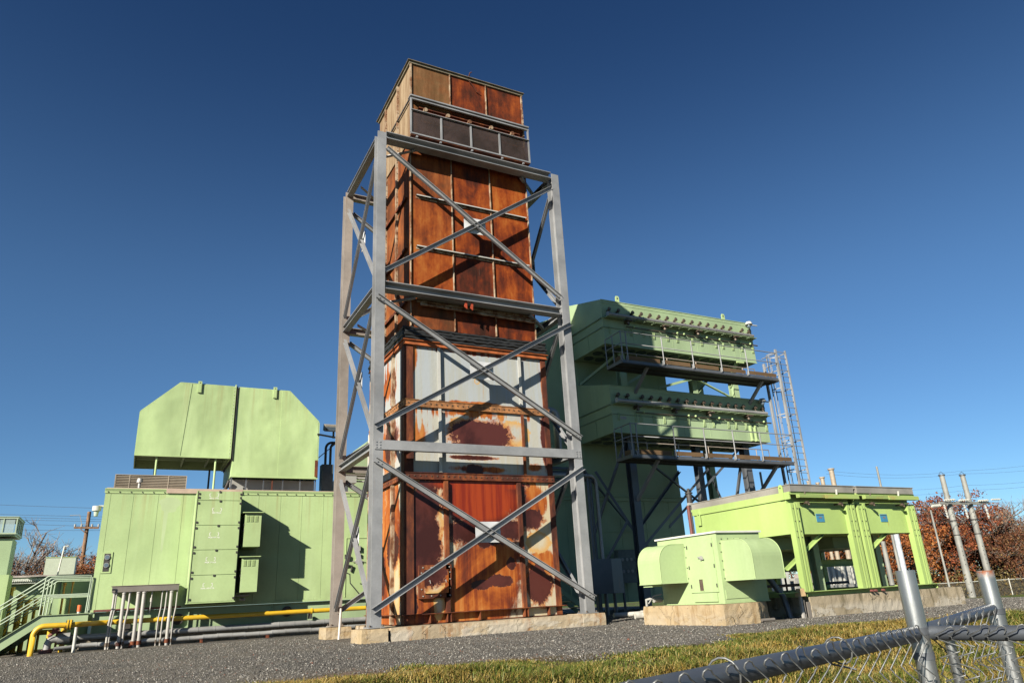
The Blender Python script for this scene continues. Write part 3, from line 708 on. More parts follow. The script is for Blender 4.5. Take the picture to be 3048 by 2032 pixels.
for i in range(5):
    z0, z1 = zz[4-i], zz[5-i]; k = 4-i; z0, z1 = zz[k], zz[k+1]
    mb = MB(); mb.box(1.675, 3.015, 25.478, 25.499, z0+.008, z1-.008); D = mb.build('drawer', GREEN, CB)
    b = MB(); pts = [(1.70, 25.47, z1-.09), (1.70, 25.47, z0+.09), (2.99, 25.47, z1-.09), (2.99, 25.47, z0+.09)]
    for p in pts+[(2.33 if i == 0 else 2.36, 25.47, z1-.02)]: b.box(p[0]-.028, p[0]+.028, 25.455, 25.477, p[2]-.03, p[2]+.03)
    b.build('latch', DARK, D)
    cx, cz = lx[i], z0+(z1-z0)*(.62 if i else .55); b = MB()
    for sx in (-1, 1):
        b.box(cx+sx*.135-.008, cx+sx*.135+.008, 25.474, 25.4775, cz-.04, cz+.055)
        for zt in (-.04, .055): b.box(min(cx+sx*.135, cx+sx*.095), max(cx+sx*.135, cx+sx*.095), 25.474, 25.4775, cz+zt-.007, cz+zt+.007)
    b.build('label_bracket', LBL, D)
    textmesh('stencil_text', TX[i], .062, (cx, 25.4765, cz-.115), D, LBL)
mb = MB(); mb.box(1.64, 3.05, 25.47, W-.052, 1.16, 1.189); mb.build('cabinet_lip', GREENT, CB)
mb = MB(); mb.box(1.635, 1.659, 25.46, 25.50, 1.19, 4.66); mb.build('corner_strip', GREENT, CB)
# two electrical boxes beside it
for z0, z1 in ((2.85, 3.90), (1.435, 2.485)):
    mb = MB(); mb.box(3.18, 3.70, 25.52, W-.052, z0, z1); E = mb.build('electrical_box', GREEN, en)
    mb = MB(); mb.box(3.10, 3.75, 25.43, W-.052, z1+.035, z1+.06); mb.build('rain_roof', GREENT, E)
    for x in (3.27, 3.40, 3.54):
        b = MB(); b.box(x-.047, x+.047, 25.516, 25.5195, z1-.26, z1-.05)
        for j in range(7): b.obox((x, 25.511, z1-.07-j*.028), (.045, 0, 0), (0, .008, .006), (0, -.002, .005))
        b.build('louvre', GREENT, E)
    for zq in (z0+.52, z0+.70):
        b = MB(); b.box(3.15, 3.179, 25.54, 25.59, zq-.03, zq+.03); b.build('hinge', DARK, E)
mb = MB(); mb.tube([(3.12, 26.2, 1.36), (3.45, 26.1, 1.35), (3.55, 26.1, 1.37)], .03, 8); mb.tube([(3.3, 26.2, 1.24), (3.42, 26.1, 1.23)], .05, 8); mb.build('cable_stub', CONDUIT, en)
# gauge panel
mb = MB(); mb.box(-.86, -.58, W-.02, W-.001, 2.20, 2.84); g = mb.build('gauge_panel', GREENT, en)
mb = MB(); mb.box(-.81, -.64, W-.026, W-.0205, 2.25, 2.79); mb.build('recess', DARK, g)
for z in (2.68, 2.44):
    mb = MB(); mb.cyl((-.725, W-.027, z), (-.725, W-.05, z), .075, 20); q = mb.build('gauge', GREYBOX, g)
    mb = MB(); mb.cyl((-.725, W-.0505, z), (-.725, W-.053, z), .062, 20); mb.build('dial', GLASS, q)
# weathered pale blot and drip high on the wall (real repainted patch)
mb = MB(); P = []
for k in range(26):
    a = 2*math.pi*k/26; r = .30+.05*math.sin(3*a)+.03*math.sin(7*a+1)
    P.append((.90+r*1.0*math.cos(a), 4.32+.28*math.sin(a)*(1+.1*math.cos(2*a))))
mb.prism(P, 'y', W-.0008, W-.0001)
mb.prism([(.74, 4.15), (.88, 4.15), (.86, 3.6), (.83, 2.95), (.79, 2.75), (.76, 3.0), (.75, 3.6)], 'y', W-.0012, W-.0004)
mb.build('repainted_patch', simple('pale_patch', (.40, .49, .27), .6, var=.06, sc=2), en)
# junction channel and conduits
mb = MB(); mb.box(-.46, 1.40, 25.92, W-.036, 1.60, 1.775); J = mb.build('junction_channel', CHANNEL, en)
mb = MB(); mb.box(-.49, 1.43, 25.90, W-.036, 1.7755, 1.787); mb.build('channel_lip', TAN, J)
for x, r in ((-.41, .034), (-.35, .022), (-.115, .052), (.012, .03), (.28, .055), (.435, .055), (.92, .018), (1.045, .022), (1.21, .052), (1.345, .02)):
    b = MB(); zb = 1.57; pts = [(x, 26.0, zb+.03), (x, 26.0, .9), (x+rnd.uniform(-.01, .01), 26.0, .5), (x, 26.0, -.03)]
    if r < .035: pts = [(x+.03, 26.0, zb+.03), (x+.025, 26.0, 1.1), (x-.02, 26.0, .7), (x-.02, 26.0, -.03)]
    b.tube(pts, r, 12); b.cyl((x if r > .035 else x+.03, 26.0, zb-.02), (x if r > .035 else x+.03, 26.0, zb+.031), r*1.35, 12)
    c = b.build('conduit', CONDUIT, J)
    b = MB(); xo = 0 if r > .035 else -.02
    b.cyl((x+xo, 26.0, .07), (x+xo, 26.0, .18), r*1.35, 12); b.build('coupling', FLANGE if r > .05 else BROWNM, c)
b = MB(); b.tube([(.66, 26.05, 1.6), (.655, 26.05, 1.2), (.64, 26.1, .95)], .018, 8); b.cyl((.655, 26.05, 1.28), (.655, 26.05, 1.40), .035, 8); b.build('conduit', CONDUIT, J)
# door hardware near the frame
mb = MB(); mb.box(6.86, 6.88, W-.02, W-.0012, 1.15, 3.2); mb.box(6.88, 8.5, W-.02, W-.0012, 3.17, 3.2); mb.build('door_frame', GREENT, en)
mb = MB(); mb.cyl((7.32, W-.0, 2.35), (7.32, W-.07, 2.35), .11, 16); mb.tube([(7.1, W-.05, 2.35), (7.54, W-.05, 2.35)], .015, 6); mb.box(7.30, 7.34, W-.05, W, 2.4, 2.8); mb.box(7.24, 7.40, W-.08, W, 2.50, 2.62); mb.box(7.26, 7.38, W-.10, W, 2.72, 2.9); mb.build('sensor', GREYBOX, en)
mb = MB(); mb.tube([(6.8, W-.06, 2.2), (6.98, W-.06, 2.22), (7.1, W-.06, 2.2), (7.05, W-.05, 2.0)], .03, 8); mb.box(6.82, 6.95, W-.12, W-.02, 2.45, 2.6); mb.build('door_latch', DARK, en)
mb = MB(); mb.tube([(6.8, 26.2, 1.95), (6.93, 26.2, 1.9), (6.95, 26.2, 1.6), (7.35, 26.2, 1.15)], .02, 8); mb.build('drain_hose', BLACK, en)
# lamp on the left end
lp = MB(); lp.tube([(-1.0, 26.9, 4.30), (-1.18, 26.9, 4.30)], .03, 8); lp.cyl((-1.22, 26.9, 4.15), (-1.22, 26.9, 4.30), .13, 16); q = lp.build('lamp_housing', WHITE, en)
lp = MB(); lp.cyl((-1.22, 26.9, 3.98), (-1.22, 26.9, 4.149), .055, 14, .08); lp.build('lamp_globe', simple('milky_glass', (.45, .52, .42), .25), q)

# roof items
lv = MB(); lv.box(-.83, 1.37, 27.5, 29.4, 4.861, 5.42); L = lv.build('roof_louver_box', TAN, loc=(.27, 28.4, 4.86)); tag(L, 'low tan ribbed louver box on the left end of the green enclosure roof', 'louver box')
lv = MB()
for k in range(10): lv.obox((.27, 27.475, 4.89+k*.054), (1.1, 0, 0), (0, .02, .012), (0, -.003, .006))
lv.box(-.84, 1.38, 27.45, 29.45, 5.4205, 5.44)
for x in (-.83, -.4, .8, 1.37): lv.box(x-.012, x+.012, 27.452, 27.47, 4.865, 5.42)
lv.build('louver_slats', TAN, L)
vt = MB(); vt.cyl((-.08, 27.0, 4.861), (-.08, 27.0, 5.10), .045, 12); vt.cyl((-.08, 27.0, 5.10), (-.08, 27.0, 5.22), .10, 16, .085); vt.cyl((-.08, 27.0, 5.2205), (-.08, 27.0, 5.235), .075, 16)
tag(vt.build('roof_vent', PIPE, loc=(-.08, 27, 4.86)), 'small capped metal vent pipe on the enclosure roof', 'roof vent')

# intake hood
ih = thing('intake_hood', 'large boxy pale green air intake hood with sloped shoulders above the enclosure roof', 'intake hood', (2.8, 28.8, 4.87))
YB_ = 30.2; t = .03
HG = green('green_paint_hood', (.395, .515, .245), var=.14, rust=.1, can=.9, top=8.8)
def sheet(poly, y0, y1, nm, m=HG):
    mb = MB(); mb.prism(poly, 'y', y0, y1); return mb.build(nm, m, ih)
A = [(-.33, 6.12), (-.33, 7.66), (.85, 8.82), (1.24, 8.822), (1.08, 6.12)]
A2 = [(1.08, 6.12), (1.24, 8.822), (2.72, 8.83), (2.72, 6.12)]
sheet(A, 27.5, 27.53, 'front_panel'); sheet(A2, 27.512, 27.535, 'front_panel')
B1 = [(2.86, 5.47), (2.86, 8.825), (4.45, 8.82), (4.45, 5.47)]; B2 = [(4.45, 5.47), (4.45, 8.82), (4.72, 8.82), (5.89, 7.67), (5.9, 5.47)]
sheet(B1, 27.512, 27.535, 'front_panel'); sheet(B2, 27.5, 27.53, 'front_panel')
mb = MB()   # side, top, rear skins of the left bay
mb.obox((-.345, 28.86, 6.89), (.0145, 0, 0), (0, 1.35, 0), (0, 0, .77)); mb.bar((-.34, 28.86, 7.68), (.85, 28.86, 8.84), 2.7, .028); mb.box(.86, 2.70, 27.536, YB_, 8.835, 8.86); mb.box(-.33, 2.74, YB_-.03, YB_, 6.12, 7.6)
mb.bar((2.70, 27.6, 6.2), (2.70, YB_-.1, 6.2), .03, .1); mb.build('skin', HG, ih)
mb = MB(); mb.box(2.87, 4.72, 27.536, YB_, 8.826, 8.85); mb.bar((4.73, 28.86, 8.835), (5.905, 28.86, 7.68), 2.7, .028); mb.box(5.905, 5.93, 27.5, YB_, 5.47, 7.66); mb.box(2.83, 2.859, 27.536, YB_, 5.47, 8.8); mb.box(2.86, 5.9, YB_-.03, YB_, 5.47, 7.6); mb.build('skin', HG, ih)
mb = MB(); mb.box(2.73, 2.765, 27.44, YB_, 6.10, 8.90); JF = mb.build('joint_flange', GREENT, ih)
mb = MB(); mb.box(2.80, 2.829, 27.47, YB_, 6.05, 8.86); mb.box(2.766, 2.799, 27.52, YB_-.01, 6.10, 8.80); mb.build('joint_gasket', DARK, ih)
b = MB(); b.bolts([(2.73, 27.47, z) for z in np.arange(6.2, 8.9, .13)], .022, (-1, 0, 0)); b.build('bolt_row', WHITE, JF)
mb = MB()   # lining ribs seen from below
for x in (.35, 1.25, 2.1): mb.box(x-.03, x+.03, 27.54, YB_-.04, 6.22, 6.30)
mb.box(-.3, 2.7, 28.8, 28.86, 6.22, 6.28); mb.box(-.33, 2.7, 27.54, YB_-.04, 6.5, 6.53); mb.build('inner_baffle', GREEND, ih)
mb = MB(); mb.box(-.35, 2.72, 27.47, 27.499, 6.10, 6.14); mb.box(2.84, 5.93, 27.46, 27.499, 5.44, 5.50); mb.build('bottom_lip', GREENT, ih)
for x, ys in ((.36, 27.6), (2.28, 27.6), (2.28, 29.9), (.36, 29.9)):
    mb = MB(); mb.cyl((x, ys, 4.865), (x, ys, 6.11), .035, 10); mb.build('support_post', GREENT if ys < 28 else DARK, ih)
for x in (1.50, 4.18):
    mb = MB(); mb.box(x-.065, x+.065, 27.455, 27.511, 8.50, 8.93); mb.box(x-.045, x+.045, 27.45, 27.4545, 8.53, 8.80); b = mb.build('lifting_lug', GREENT, ih)
    mb = MB(); mb.cyl((x, 27.449, 8.87), (x, 27.454, 8.87), .02, 10); mb.build('eye', DARK, b)
mb = MB(); mb.box(5.80, 5.905, 27.42, 27.46, 5.52, 6.15); mb.build('rusted_corner', FLANGE, ih)
mb = MB(); mb.box(2.84, 5.9, 27.6, 29.9, 4.862, 4.90); mb.box(2.84, 5.9, 27.9, 27.92, 4.905, 5.43); VB = mb.build('vent_band', GREYBOX, ih)
for x in (2.86, 3.37, 3.98, 4.29, 4.67, 5.30, 5.87):
    mb = MB(); mb.box(x-.02, x+.02, 27.55, 27.6, 4.905, 5.43); mb.build('mullion', FLANGE if abs(x-4.29) < .05 else STEELD, VB)
mb = MB(); mb.tube([(2.62, 28.0, 4.9), (2.72, 27.8, 5.1), (2.8, 27.75, 5.35)], .05, 8); mb.tube([(2.5, 28.2, 4.9), (2.66, 28.0, 5.0), (2.8, 27.8, 5.15)], .04, 8); mb.build('cable_bundle', DARK, ih)

# roof machinery between hood and frame
jb = MB(); jb.box(6.18, 6.62, 27.9, 28.3, 5.05, 6.10); J2 = jb.build('junction_box', simple('slate_box', (.07, .09, .105), .4), loc=(6.4, 28.1, 4.86))
tag(J2, 'dark slate electrical junction box on the roof right of the intake hood', 'junction box')
jb = MB(); jb.box(6.25, 6.55, 27.95, 28.25, 4.862, 5.049); jb.build('stand', STEELD, J2)
for x in (6.33, 6.52):
    jb = MB(); jb.tube([(x, 28.05, 6.1), (x, 28.05, 6.75)]+arc((x+.25, 28.05, 6.75), .25, 180, 90, 'xz', 6)+[(x+.6, 28.05, 7.0)], .05, 10); jb.build('cable_conduit', DARK, J2)
fl = thing('floodlight', 'boxy floodlight on a black arm at the right edge of the intake hood', 'floodlight', (6.3, 28.0, 7.2))
mb = MB(); mb.obox((6.48, 28.0, 7.58), (.26, 0, .0), (0, .16, .06), (0, -.04, .12)); mb.build('lamp_body', simple('lamp_beige', (.30, .27, .22), .5), fl)
mb = MB(); mb.obox((6.46, 27.83, 7.50), (.20, 0, 0), (0, .01, .0), (0, -.03, .07)); mb.build('lens', GLASS, fl)
mb = MB(); mb.bar((5.85, 27.45, 7.17), (6.9, 28.0, 7.17), .05, .06); mb.cyl((6.6, 28.0, 7.17), (6.6, 28.0, 7.45), .04, 8); mb.build('arm', DARK, fl)
mb = MB(); mb.tube([(5.92, 28.0, 6.25), (6.7, 28.05, 6.95)], .018, 6); mb.build('stay_rod', MAROON, fl)
rb = MB(); rb.box(6.76, 9.3, 27.0, 27.5, 5.55, 5.82); RB = rb.build('roof_duct', simple('brownish_beam', (.23, .19, .17), .6), loc=(7.8, 27.2, 5.0)); tag(RB, 'flat brown duct running across the roof behind the steel frame', 'duct')
rb = MB(); rb.box(6.85, 7.28, 26.9, 27.3, 5.24, 5.50); rb.build('junction_cover', GREYBOX, RB)
rb = MB(); rb.tube([(7.3, 27.1, 5.45), (9.3, 27.1, 5.45)], .05, 8); rb.tube([(7.3, 27.1, 5.33), (9.3, 27.1, 5.33)], .03, 8); rb.build('conduit', CONDUIT, RB)
rb = MB()
for x in (7.0, 8.2, 9.2): rb.box(x-.04, x+.04, 27.2, 27.3, 4.862, 5.549 if x > 7.3 else 5.239)
rb.build('support', STEELD, RB)
dm = MB(); pr = [(7.1, 4.862), (7.1, 5.5), (7.45, 6.3), (8.1, 7.2), (9.4, 7.6), (12.6, 7.7), (12.6, 4.862)]
dm.prism(pr, 'y', 28.2, 30.6); DM = dm.build('turbine_duct', GREEND, loc=(9.8, 29.4, 4.86)); tag(DM, 'sloping dark green exhaust duct on the roof partly behind the rusty stack', 'duct')
dm = MB(); dm.box(7.05, 12.7, 28.12, 28.19, 4.862, 5.05)
for k in range(5):
    x = 7.6+k*.28; z = 6.45+k*.18; dm.obox((x, 28.16, z), (.12, 0, .05), (0, .03, 0), (-.008, 0, .02))
dm.build('duct_rib', GREENT, DM)
vp = MB(); vp.tube([(8.02, 27.9, 4.87), (8.02, 27.9, 7.3)]+arc((8.12, 27.9, 7.3), .10, 180, 90, 'xz', 4), .035, 8)
tag(vp.build('vent_pipe', CONDUIT, loc=(8.02, 27.9, 4.87)), 'thin upright pipe on the roof left of the rusty stack', 'pipe')

# ================================================================ PIPES ALONG THE ENCLOSURE
yp = thing('gas_pipe', 'yellow gas pipe with bolted flange running low along the green enclosure', 'pipe', (-2.25, 26.22, 0))
mb = MB(); mb.tube([(-2.22, 24.9, -.05), (-2.22, 24.9, .50)]+arc((-1.97, 24.9, .50), .25, 180, 90, 'xz', 8)+[(-1.5, 24.9, .75), (-1.25, 24.9, .75), (-1.12, 25.0, .75), (-.72, 26.1, .75), (-.6, 26.22, .75), (-.4, 26.22, .75), (8.6, 26.22, .75)], .072, 16); mb.build('pipe_run', YELLOW, yp)
mb = MB()
for x in (-1.45, -1.38): mb.cyl((x, 24.9, .75), (x+.04, 24.9, .75), .14, 18)
mb.cyl((5.62, 26.22, .75), (5.66, 26.22, .75), .10, 14)
f = mb.build('flange', YELLOW, yp)
mb = MB()
for k in range(8):
    a = k*math.pi/4+.2; mb.cyl((-1.48, 24.9+.11*math.cos(a), .75+.11*math.sin(a)), (-1.31, 24.9+.11*math.cos(a), .75+.11*math.sin(a)), .012, 6)
mb.build('flange_bolt', DARK, f)
mb = MB(); mb.box(.9, .96, 26.2, 26.6, .45, .675); mb.box(5.60, 5.67, 26.2, 26.6, .5, .675); mb.build('pipe_bracket', DARK, yp)
gp = thing('insulated_pipe', 'upper of two grey jacketed pipes along the enclosure foot, starting at a fat elbow', 'pipe', (-1.6, 26.25, .3), 'grey pipes along the enclosure foot')
mb = MB(); mb.tube([(-1.95, 26.25, -.05), (-1.95, 26.25, .2)]+arc((-1.80, 26.25, .22), .15, 180, 90, 'xz', 6)+[(-1.6, 26.25, .37)], .10, 14); mb.cyl((-1.72, 26.25, .37), (-1.40, 26.25, .38), .155, 20)
for x0 in np.arange(-1.4, 8.6, .5):
    mb.cyl((x0+.004, 26.36, .375), (x0+.5, 26.36, .375), .085, 16)
    mb.cyl((x0-.012, 26.36, .375), (x0+.012, 26.36, .375), .092, 16)
mb.build('jacketed_run', PIPE, gp)
mb = MB(); mb.cyl((-1.97, 26.2, -.02), (-1.97, 26.2, .1), .17, 16); mb.build('sleeve', MAROON, gp)
gp = thing('insulated_pipe', 'lower of two grey jacketed pipes lying on the gravel by the enclosure', 'pipe', (-1.6, 25.9, .1), 'grey pipes along the enclosure foot')
mb = MB(); mb.tube([(-1.75, 25.95, .12), (-1.4, 26.05, .13), (-1.1, 26.14, .16)], .05, 10)
for x0 in np.arange(-1.1, 8.0, .42):
    w = .012*math.sin(x0*3); mb.cyl((x0+.004, 26.14, .155+w), (x0+.42, 26.14, .155+w*.6), .068, 14); mb.cyl((x0-.012, 26.14, .155+w), (x0+.012, 26.14, .155+w), .074, 14)
mb.build('jacketed_run', PIPE, gp)
mb = MB()
for x in (.2, 2.2, 4.2, 6.0): mb.box(x-.03, x+.03, 25.85, 26.35, .0, .09)
mb.build('sleeper', FLANGE, gp)
rp = MB(); rp.tube([(5.42, 20.95, .62), (5.40, 20.7, .3), (5.38, 20.5, -.02)], .035, 10)
rp = MB(); rp.tube([(5.30, 20.9, .78), (5.15, 20.45, .0)], .032, 10)
tag(rp.build('leaning_pipe', simple('bare_pipe', (.6, .57, .52), .5, .2), loc=(5.2, 20.6, 0)), 'short pale pipe leaning on the rear left column of the steel frame', 'pipe')

# ================================================================ STAIRS at far left
sr = thing('metal_stairs', 'green steel stairs with double handrails leading up to the enclosure end', 'stairs', (-2.2, 26.0, 0))
RAILG = simple('handrail_green', (.37, .45, .33), .45, var=.1)
for y in (25.5, 28.78):
    mb = MB(); P = [(-.98, 1.03), (-2.22, 1.03), (-4.6, -.62+.05), (-4.6, -.85+.05), (-2.16, .80), (-1.0, .80)]
    P = [(-.98, 1.03), (-2.22, 1.03), (-3.65, .03), (-3.65, -.05), (-3.3, -.05), (-2.13, .79), (-.98, .79)]
    mb.prism(P, 'y', y, y+.02); mb.bar((-2.2, y-.01, 1.04), (-.98, y-.01, 1.04), .08, .015); mb.bar((-3.65, y-.01, .04), (-2.2, y-.01, 1.045), .08, .015); mb.build('stringer', GREEND, sr)
mb = MB(); mb.box(-2.2, -1.08, 25.53, 28.77, 1.0, 1.03); mb.build('landing', DARK, sr)
for k in range(5):
    x = -2.35-k*.27; z = .86-k*.19; mb = MB(); mb.box(x-.12, x+.12, 25.53, 28.77, z, z+.025); mb.build('tread', RAILG, sr)
for y in (25.48, 26.56, 27.65, 28.8):
    o = .0 if y < 26 else .0
    mb = MB(); s = .03*(y-25.4)
    mb.tube([(-1.06, y, 1.05), (-1.04, y, 2.09), (-2.1, y, 2.10)]+arc((-2.1, y, 2.02), .08, 90, 150, 'xz', 3)[1:]+[(-3.75, y, .92)], .021, 8)
    mb.tube([(-2.21, y, 1.04), (-2.18, y, 2.05)], .021, 8); mb.tube([(-1.07, y, 1.58), (-2.19, y, 1.58), (-3.75, y, .48)], .017, 8)
    mb.tube([(-3.3, y, .2), (-3.28, y, 1.24)], .021, 8); mb.build('handrail', RAILG, sr)
mb = MB(); mb.box(-3.95, -3.35, 25.3, 26.8, -.02, .07); tag(mb.build('timber_pad', CHANNEL, loc=(-3.6, 26, 0)), 'flat grey pad under the foot of the stairs', 'pad')
bo = MB(); bo.cyl((-1.24, 25.62, -.02), (-1.24, 25.62, 1.10), .045, 10); BO = bo.build('marker_post', WHITE, loc=(-1.24, 25.62, 0)); tag(BO, 'white marker post with orange cap beside the stairs', 'marker post')
bo = MB(); bo.cyl((-1.24, 25.62, 1.101), (-1.24, 25.62, 1.28), .055, 10); bo.build('cap', ORANGE, BO)
vv = thing('valve_set', 'red hand valve on short yellow risers behind the yellow pipe elbow', 'valve', (-1.85, 26.45, 0))
mb = MB(); mb.cyl((-1.97, 26.6, -.02), (-1.97, 26.6, .62), .06, 10); mb.cyl((-1.62, 26.6, -.02), (-1.62, 26.6, .66), .06, 10); mb.build('riser', YELLOW, vv)
mb = MB(); mb.tube([(-1.97, 26.45, .45), (-1.8, 26.4, .58), (-1.62, 26.45, .50)], .05, 8); mb.cyl((-1.8, 26.3, .62), (-1.8, 26.42, .62), .10, 12); mb.build('valve_body', MAROON, vv)

# ================================================================ YARD BEYOND THE STAIRS
lb = MB(); lb.box(-9, -1.15, 31, 34, -.05, 2.36); LB = lb.build('low_green_building', GREEND, loc=(-4, 32.5, 0)); tag(LB, 'low green equipment shed behind the stairs at far left', 'shed')
lb = MB(); lb.box(-9.2, -1.1, 30.9, 34.1, 2.361, 2.42); lb.build('roof', FARGREY, LB)
lb = MB(); lb.box(-2.15, -1.2, 30.86, 30.999, .2, 2.3); lb.build('door', GREEN, LB)
lb = MB(); lb.box(-3.78, -2.3, 30.6, 30.99, 2.14, 2.30)
for k in range(24): lb.sphere((-3.75+k*.06, 30.58, 2.22), .035, 6, 4)
lb.build('perforated_tray', simple('tray_grey', (.45, .47, .42), .6, var=.5, sc=25), LB)
lb = MB(); lb.box(-2.9, -1.93, 32.6, 33.4, 2.421, 3.12); B = lb.build('roof_cabinet', simple('pale_cabinet', (.42, .47, .37), .5, var=.05), loc=(-2.4, 33, 2.42)); tag(B, 'pale green white cabinet standing on the low shed roof', 'cabinet')
lb = MB(); lb.box(-2.92, -1.91, 32.58, 33.42, 3.1205, 3.14); lb.build('lid', GREENT, B)
ps = MB(); ps.tube([(-2.35, 31.3, 2.42), (-2.27, 31.3, 3.42), (-2.15, 31.3, 3.43)], .025, 8); tag(ps.build('bent_pipe', WHITE, loc=(-2.3, 31.3, 2.4)), 'thin white pipe with bent top in front of the pale cabinet', 'pipe')
gb = MB(); gb.box(-5.5, -3.28, 27.0, 27.9, -.02, 2.26); tag(gb.build('green_tank_box', GREEN, loc=(-4.4, 27.4, 0)), 'rust streaked green box cut off by the left picture edge', 'equipment box')
ct = thing('lattice_cabin', 'small glazed green control cabin on a pillar at the left picture edge', 'cabin', (-4.2, 28.6, 0))
mb = MB(); mb.box(-4.6, -3.5, 28.2, 29.2, -.02, 3.42); mb.build('pillar', GREEND, ct)
GL = NT('cabin_glass'); GLM = GL.fin(GL.mix(.5, (.35, .45, .44), (.5, .6, .58)), .2, 0, None, .5, .55)
mb = MB()
for z0, z1 in ((3.55, 3.60), (4.03, 4.08)): mb.box(-5.2, -3.42, 28.0, 28.06, z0, z1); mb.box(-3.48, -3.42, 28.061, 29.6, z0, z1); mb.box(-5.2, -3.42, 29.54, 29.6, z0+.001, z1+.001)
for x in (-4.6, -4.2, -3.95, -3.8, -3.45): mb.box(x-.018, x+.018, 28.01, 28.05, 3.601, 4.029)
for y in (28.4, 28.8, 29.2, 29.57): mb.box(-3.47, -3.43, y-.018, y+.018, 3.601, 4.029)
mb.box(-5.2, -3.45, 28.1, 29.53, 3.50, 3.56); mb.box(-5.22, -3.40, 27.98, 29.62, 4.081, 4.10); mb.build('cabin_frame', RAILG, ct)
mb = MB(); mb.box(-5.1, -3.5, 28.03, 28.035, 3.61, 4.02); mb.box(-3.455, -3.45, 28.07, 29.5, 3.61, 4.02); mb.build('glazing', GLM, ct)
gm = thing('gas_manifold', 'cluster of yellow gas meter pipes with flanges behind the stair rails', 'gas manifold', (-2.9, 29.2, 0))
for x, y, h, r in ((-3.38, 29.0, 1.95, .09), (-3.10, 29.1, 1.72, .13), (-2.90, 29.1, 1.55, .11), (-2.70, 29.3, 1.6, .07), (-2.45, 29.0, 1.25, .06), (-1.95, 29.3, 2.05, .05), (-1.72, 29.4, 2.1, .035)):
    r *= .68; mb = MB(); mb.cyl((x, y, -.02), (x, y, h), r, 14); mb.cyl((x, y, h-.08), (x, y, h-.04), r*1.7, 14); mb.cyl((x, y, h-.02), (x, y, h+.02), r*1.7, 14); mb.cyl((x, y, h*.5), (x, y, h*.5+.05), r*1.6, 14)
    mb.build('riser', YELLOW if h < 2 else simple('ochre_pipe', (.45, .22, .04), .6), gm)
mb = MB(); mb.tube([(-3.6, 29.0, .55), (-2.0, 29.0, .55)], .08, 12); mb.tube([(-3.1, 29.1, 1.3), (-2.45, 29.1, 1.3)], .06, 10); mb.cyl((-2.4, 28.9, .95), (-2.15, 28.9, 1.0), .11, 12); mb.build('header', YELLOW, gm)
mb = MB(); mb.cyl((-3.38, 28.88, 1.62), (-3.38, 28.84, 1.62), .10, 16); mb.build('gauge', WHITE, gm)

# ================================================================ TWO-DECK COOLER STACK (right of the rusty stack)
cs = thing('heat_exchanger_building', 'dark green two deck heat exchanger building rising behind the rusty stack', 'heat exchanger', (20, 26.6, 0))
YS = 24.0
mb = MB(); mb.prism([(12.3, 4.87), (12.3, 11.4), (15.5, 12.74), (16.16, 13.02), (17.42, 13.93), (22.8, 13.93), (22.8, 4.87)], 'y', W+.03, 31.5); mb.build('main_body', GREEND, cs)
mb = MB()
for p, q in (((15.2, 10.9), (17.4, 12.36)), ((15.2, 10.9), (15.2, 4.9)), ((13.0, 7.7), (17.4, 8.35)), ((13.0, 7.1), (17.4, 7.13))): mb.bar((p[0], W+.01, p[1]), (q[0], W+.01, q[1]), .03, .05, (0, 0, 1))
mb.build('seam_flange', GREEND, cs)
mb = MB(); mb.box(12.2, 22.79, W+.05, 31.4, .38, 4.80); mb.box(12.2, 22.84, W-.05, 31.5, 4.81, 4.865); mb.box(12.2, 22.82, W-.02, W+.0495, 4.66, 4.80)
for x in (13.6, 15.0, 16.4, 17.8, 19.2, 20.6, 22.0): mb.box(x-.01, x+.01, W+.03, W+.0495, .4, 4.65)
for z in (3.3, 2.6): mb.box(18.0, 22.5, W+.02, W+.0495, z, z+.04)
mb.build('lower_enclosure', GREEND, cs)
def deckbox(z0, z1, sA, sB, nm):
    b = MB(); X0, X1, Y1 = 17.4, 26.45, 26.6; rise = .70; zs = z1
    vs = [(X0, YS, z0), (X1, YS, z0), (X1, Y1, z0), (X0, Y1, z0), (X0, YS, z1), (X1, YS, z1), (X1, Y1, z1), (X0, Y1, z1)]
    b.add(vs, [(0, 1, 5, 4), (1, 2, 6, 5), (2, 3, 7, 6), (3, 0, 4, 7), (4, 5, 6, 7), (0, 3, 2, 1)])
    o = b.build(nm, GREEND, cs)
    w_ = MB(); w_.prism([(YS+.002, z1+.0005), (Y1-.002, z1+.0005), (Y1-.002, z1+rise)], 'x', X0+.001, 22.79); w_.build('sloped_roof', GREEND, o)
    f = MB()
    for z, d in ((sA, .05), (sB, .03)):
        f.box(X0-d, X1+d*.4, YS-d, YS-.001, z-.02, z+.02); f.box(X0-d, X0-.001, YS, Y1, z-.02, z+.02)
    for y in (25.25,): f.box(X0-.03, X0-.001, y-.015, y+.015, z0, sB)
    for x in (19.0, 19.95, 21.25, 22.75, 24.25, 25.1, 25.45): f.box(x-.008, x+.008, YS-.012, YS-.001, z0+.02, sB-.02)
    f.box(X0-.02, X1+.02, YS-.02, YS-.0005, z0-.02, z0+.03); f.box(X0-.02, X0-.0005, YS, Y1, z0-.02, z0+.03)
    f.box(X0, X1, YS-.012, YS-.001, z1-.16, z1-.145); f.box(X0-.01, X1+.01, YS-.02, YS-.001, z1-.02, z1+.012)
    f.build('panel_flange', GREEND, o)
    f = MB(); f.box(X0-.056, X0-.0505, YS, Y1, sA-.012, sA+.012); f.box(X0-.036, X0-.0305, YS, Y1, sB-.010, sB+.010); f.box(X0, X1, YS-.036, YS-.0305, sB-.007, sB+.007); f.build('seam_shadow_strip', DARKST, o)  # dark strips standing in for the shadow gaps along the seams
    # round fan mouths under the box
    for i in range(14):
        for j in range(3): g = MB(); g.cyl((17.85+i*.63, 24.5+j*.75, z0-.04), (17.85+i*.63, 24.5+j*.75, z0-.001), .24, 14); g.build('underside_nozzle', DARKST, o)
    return o
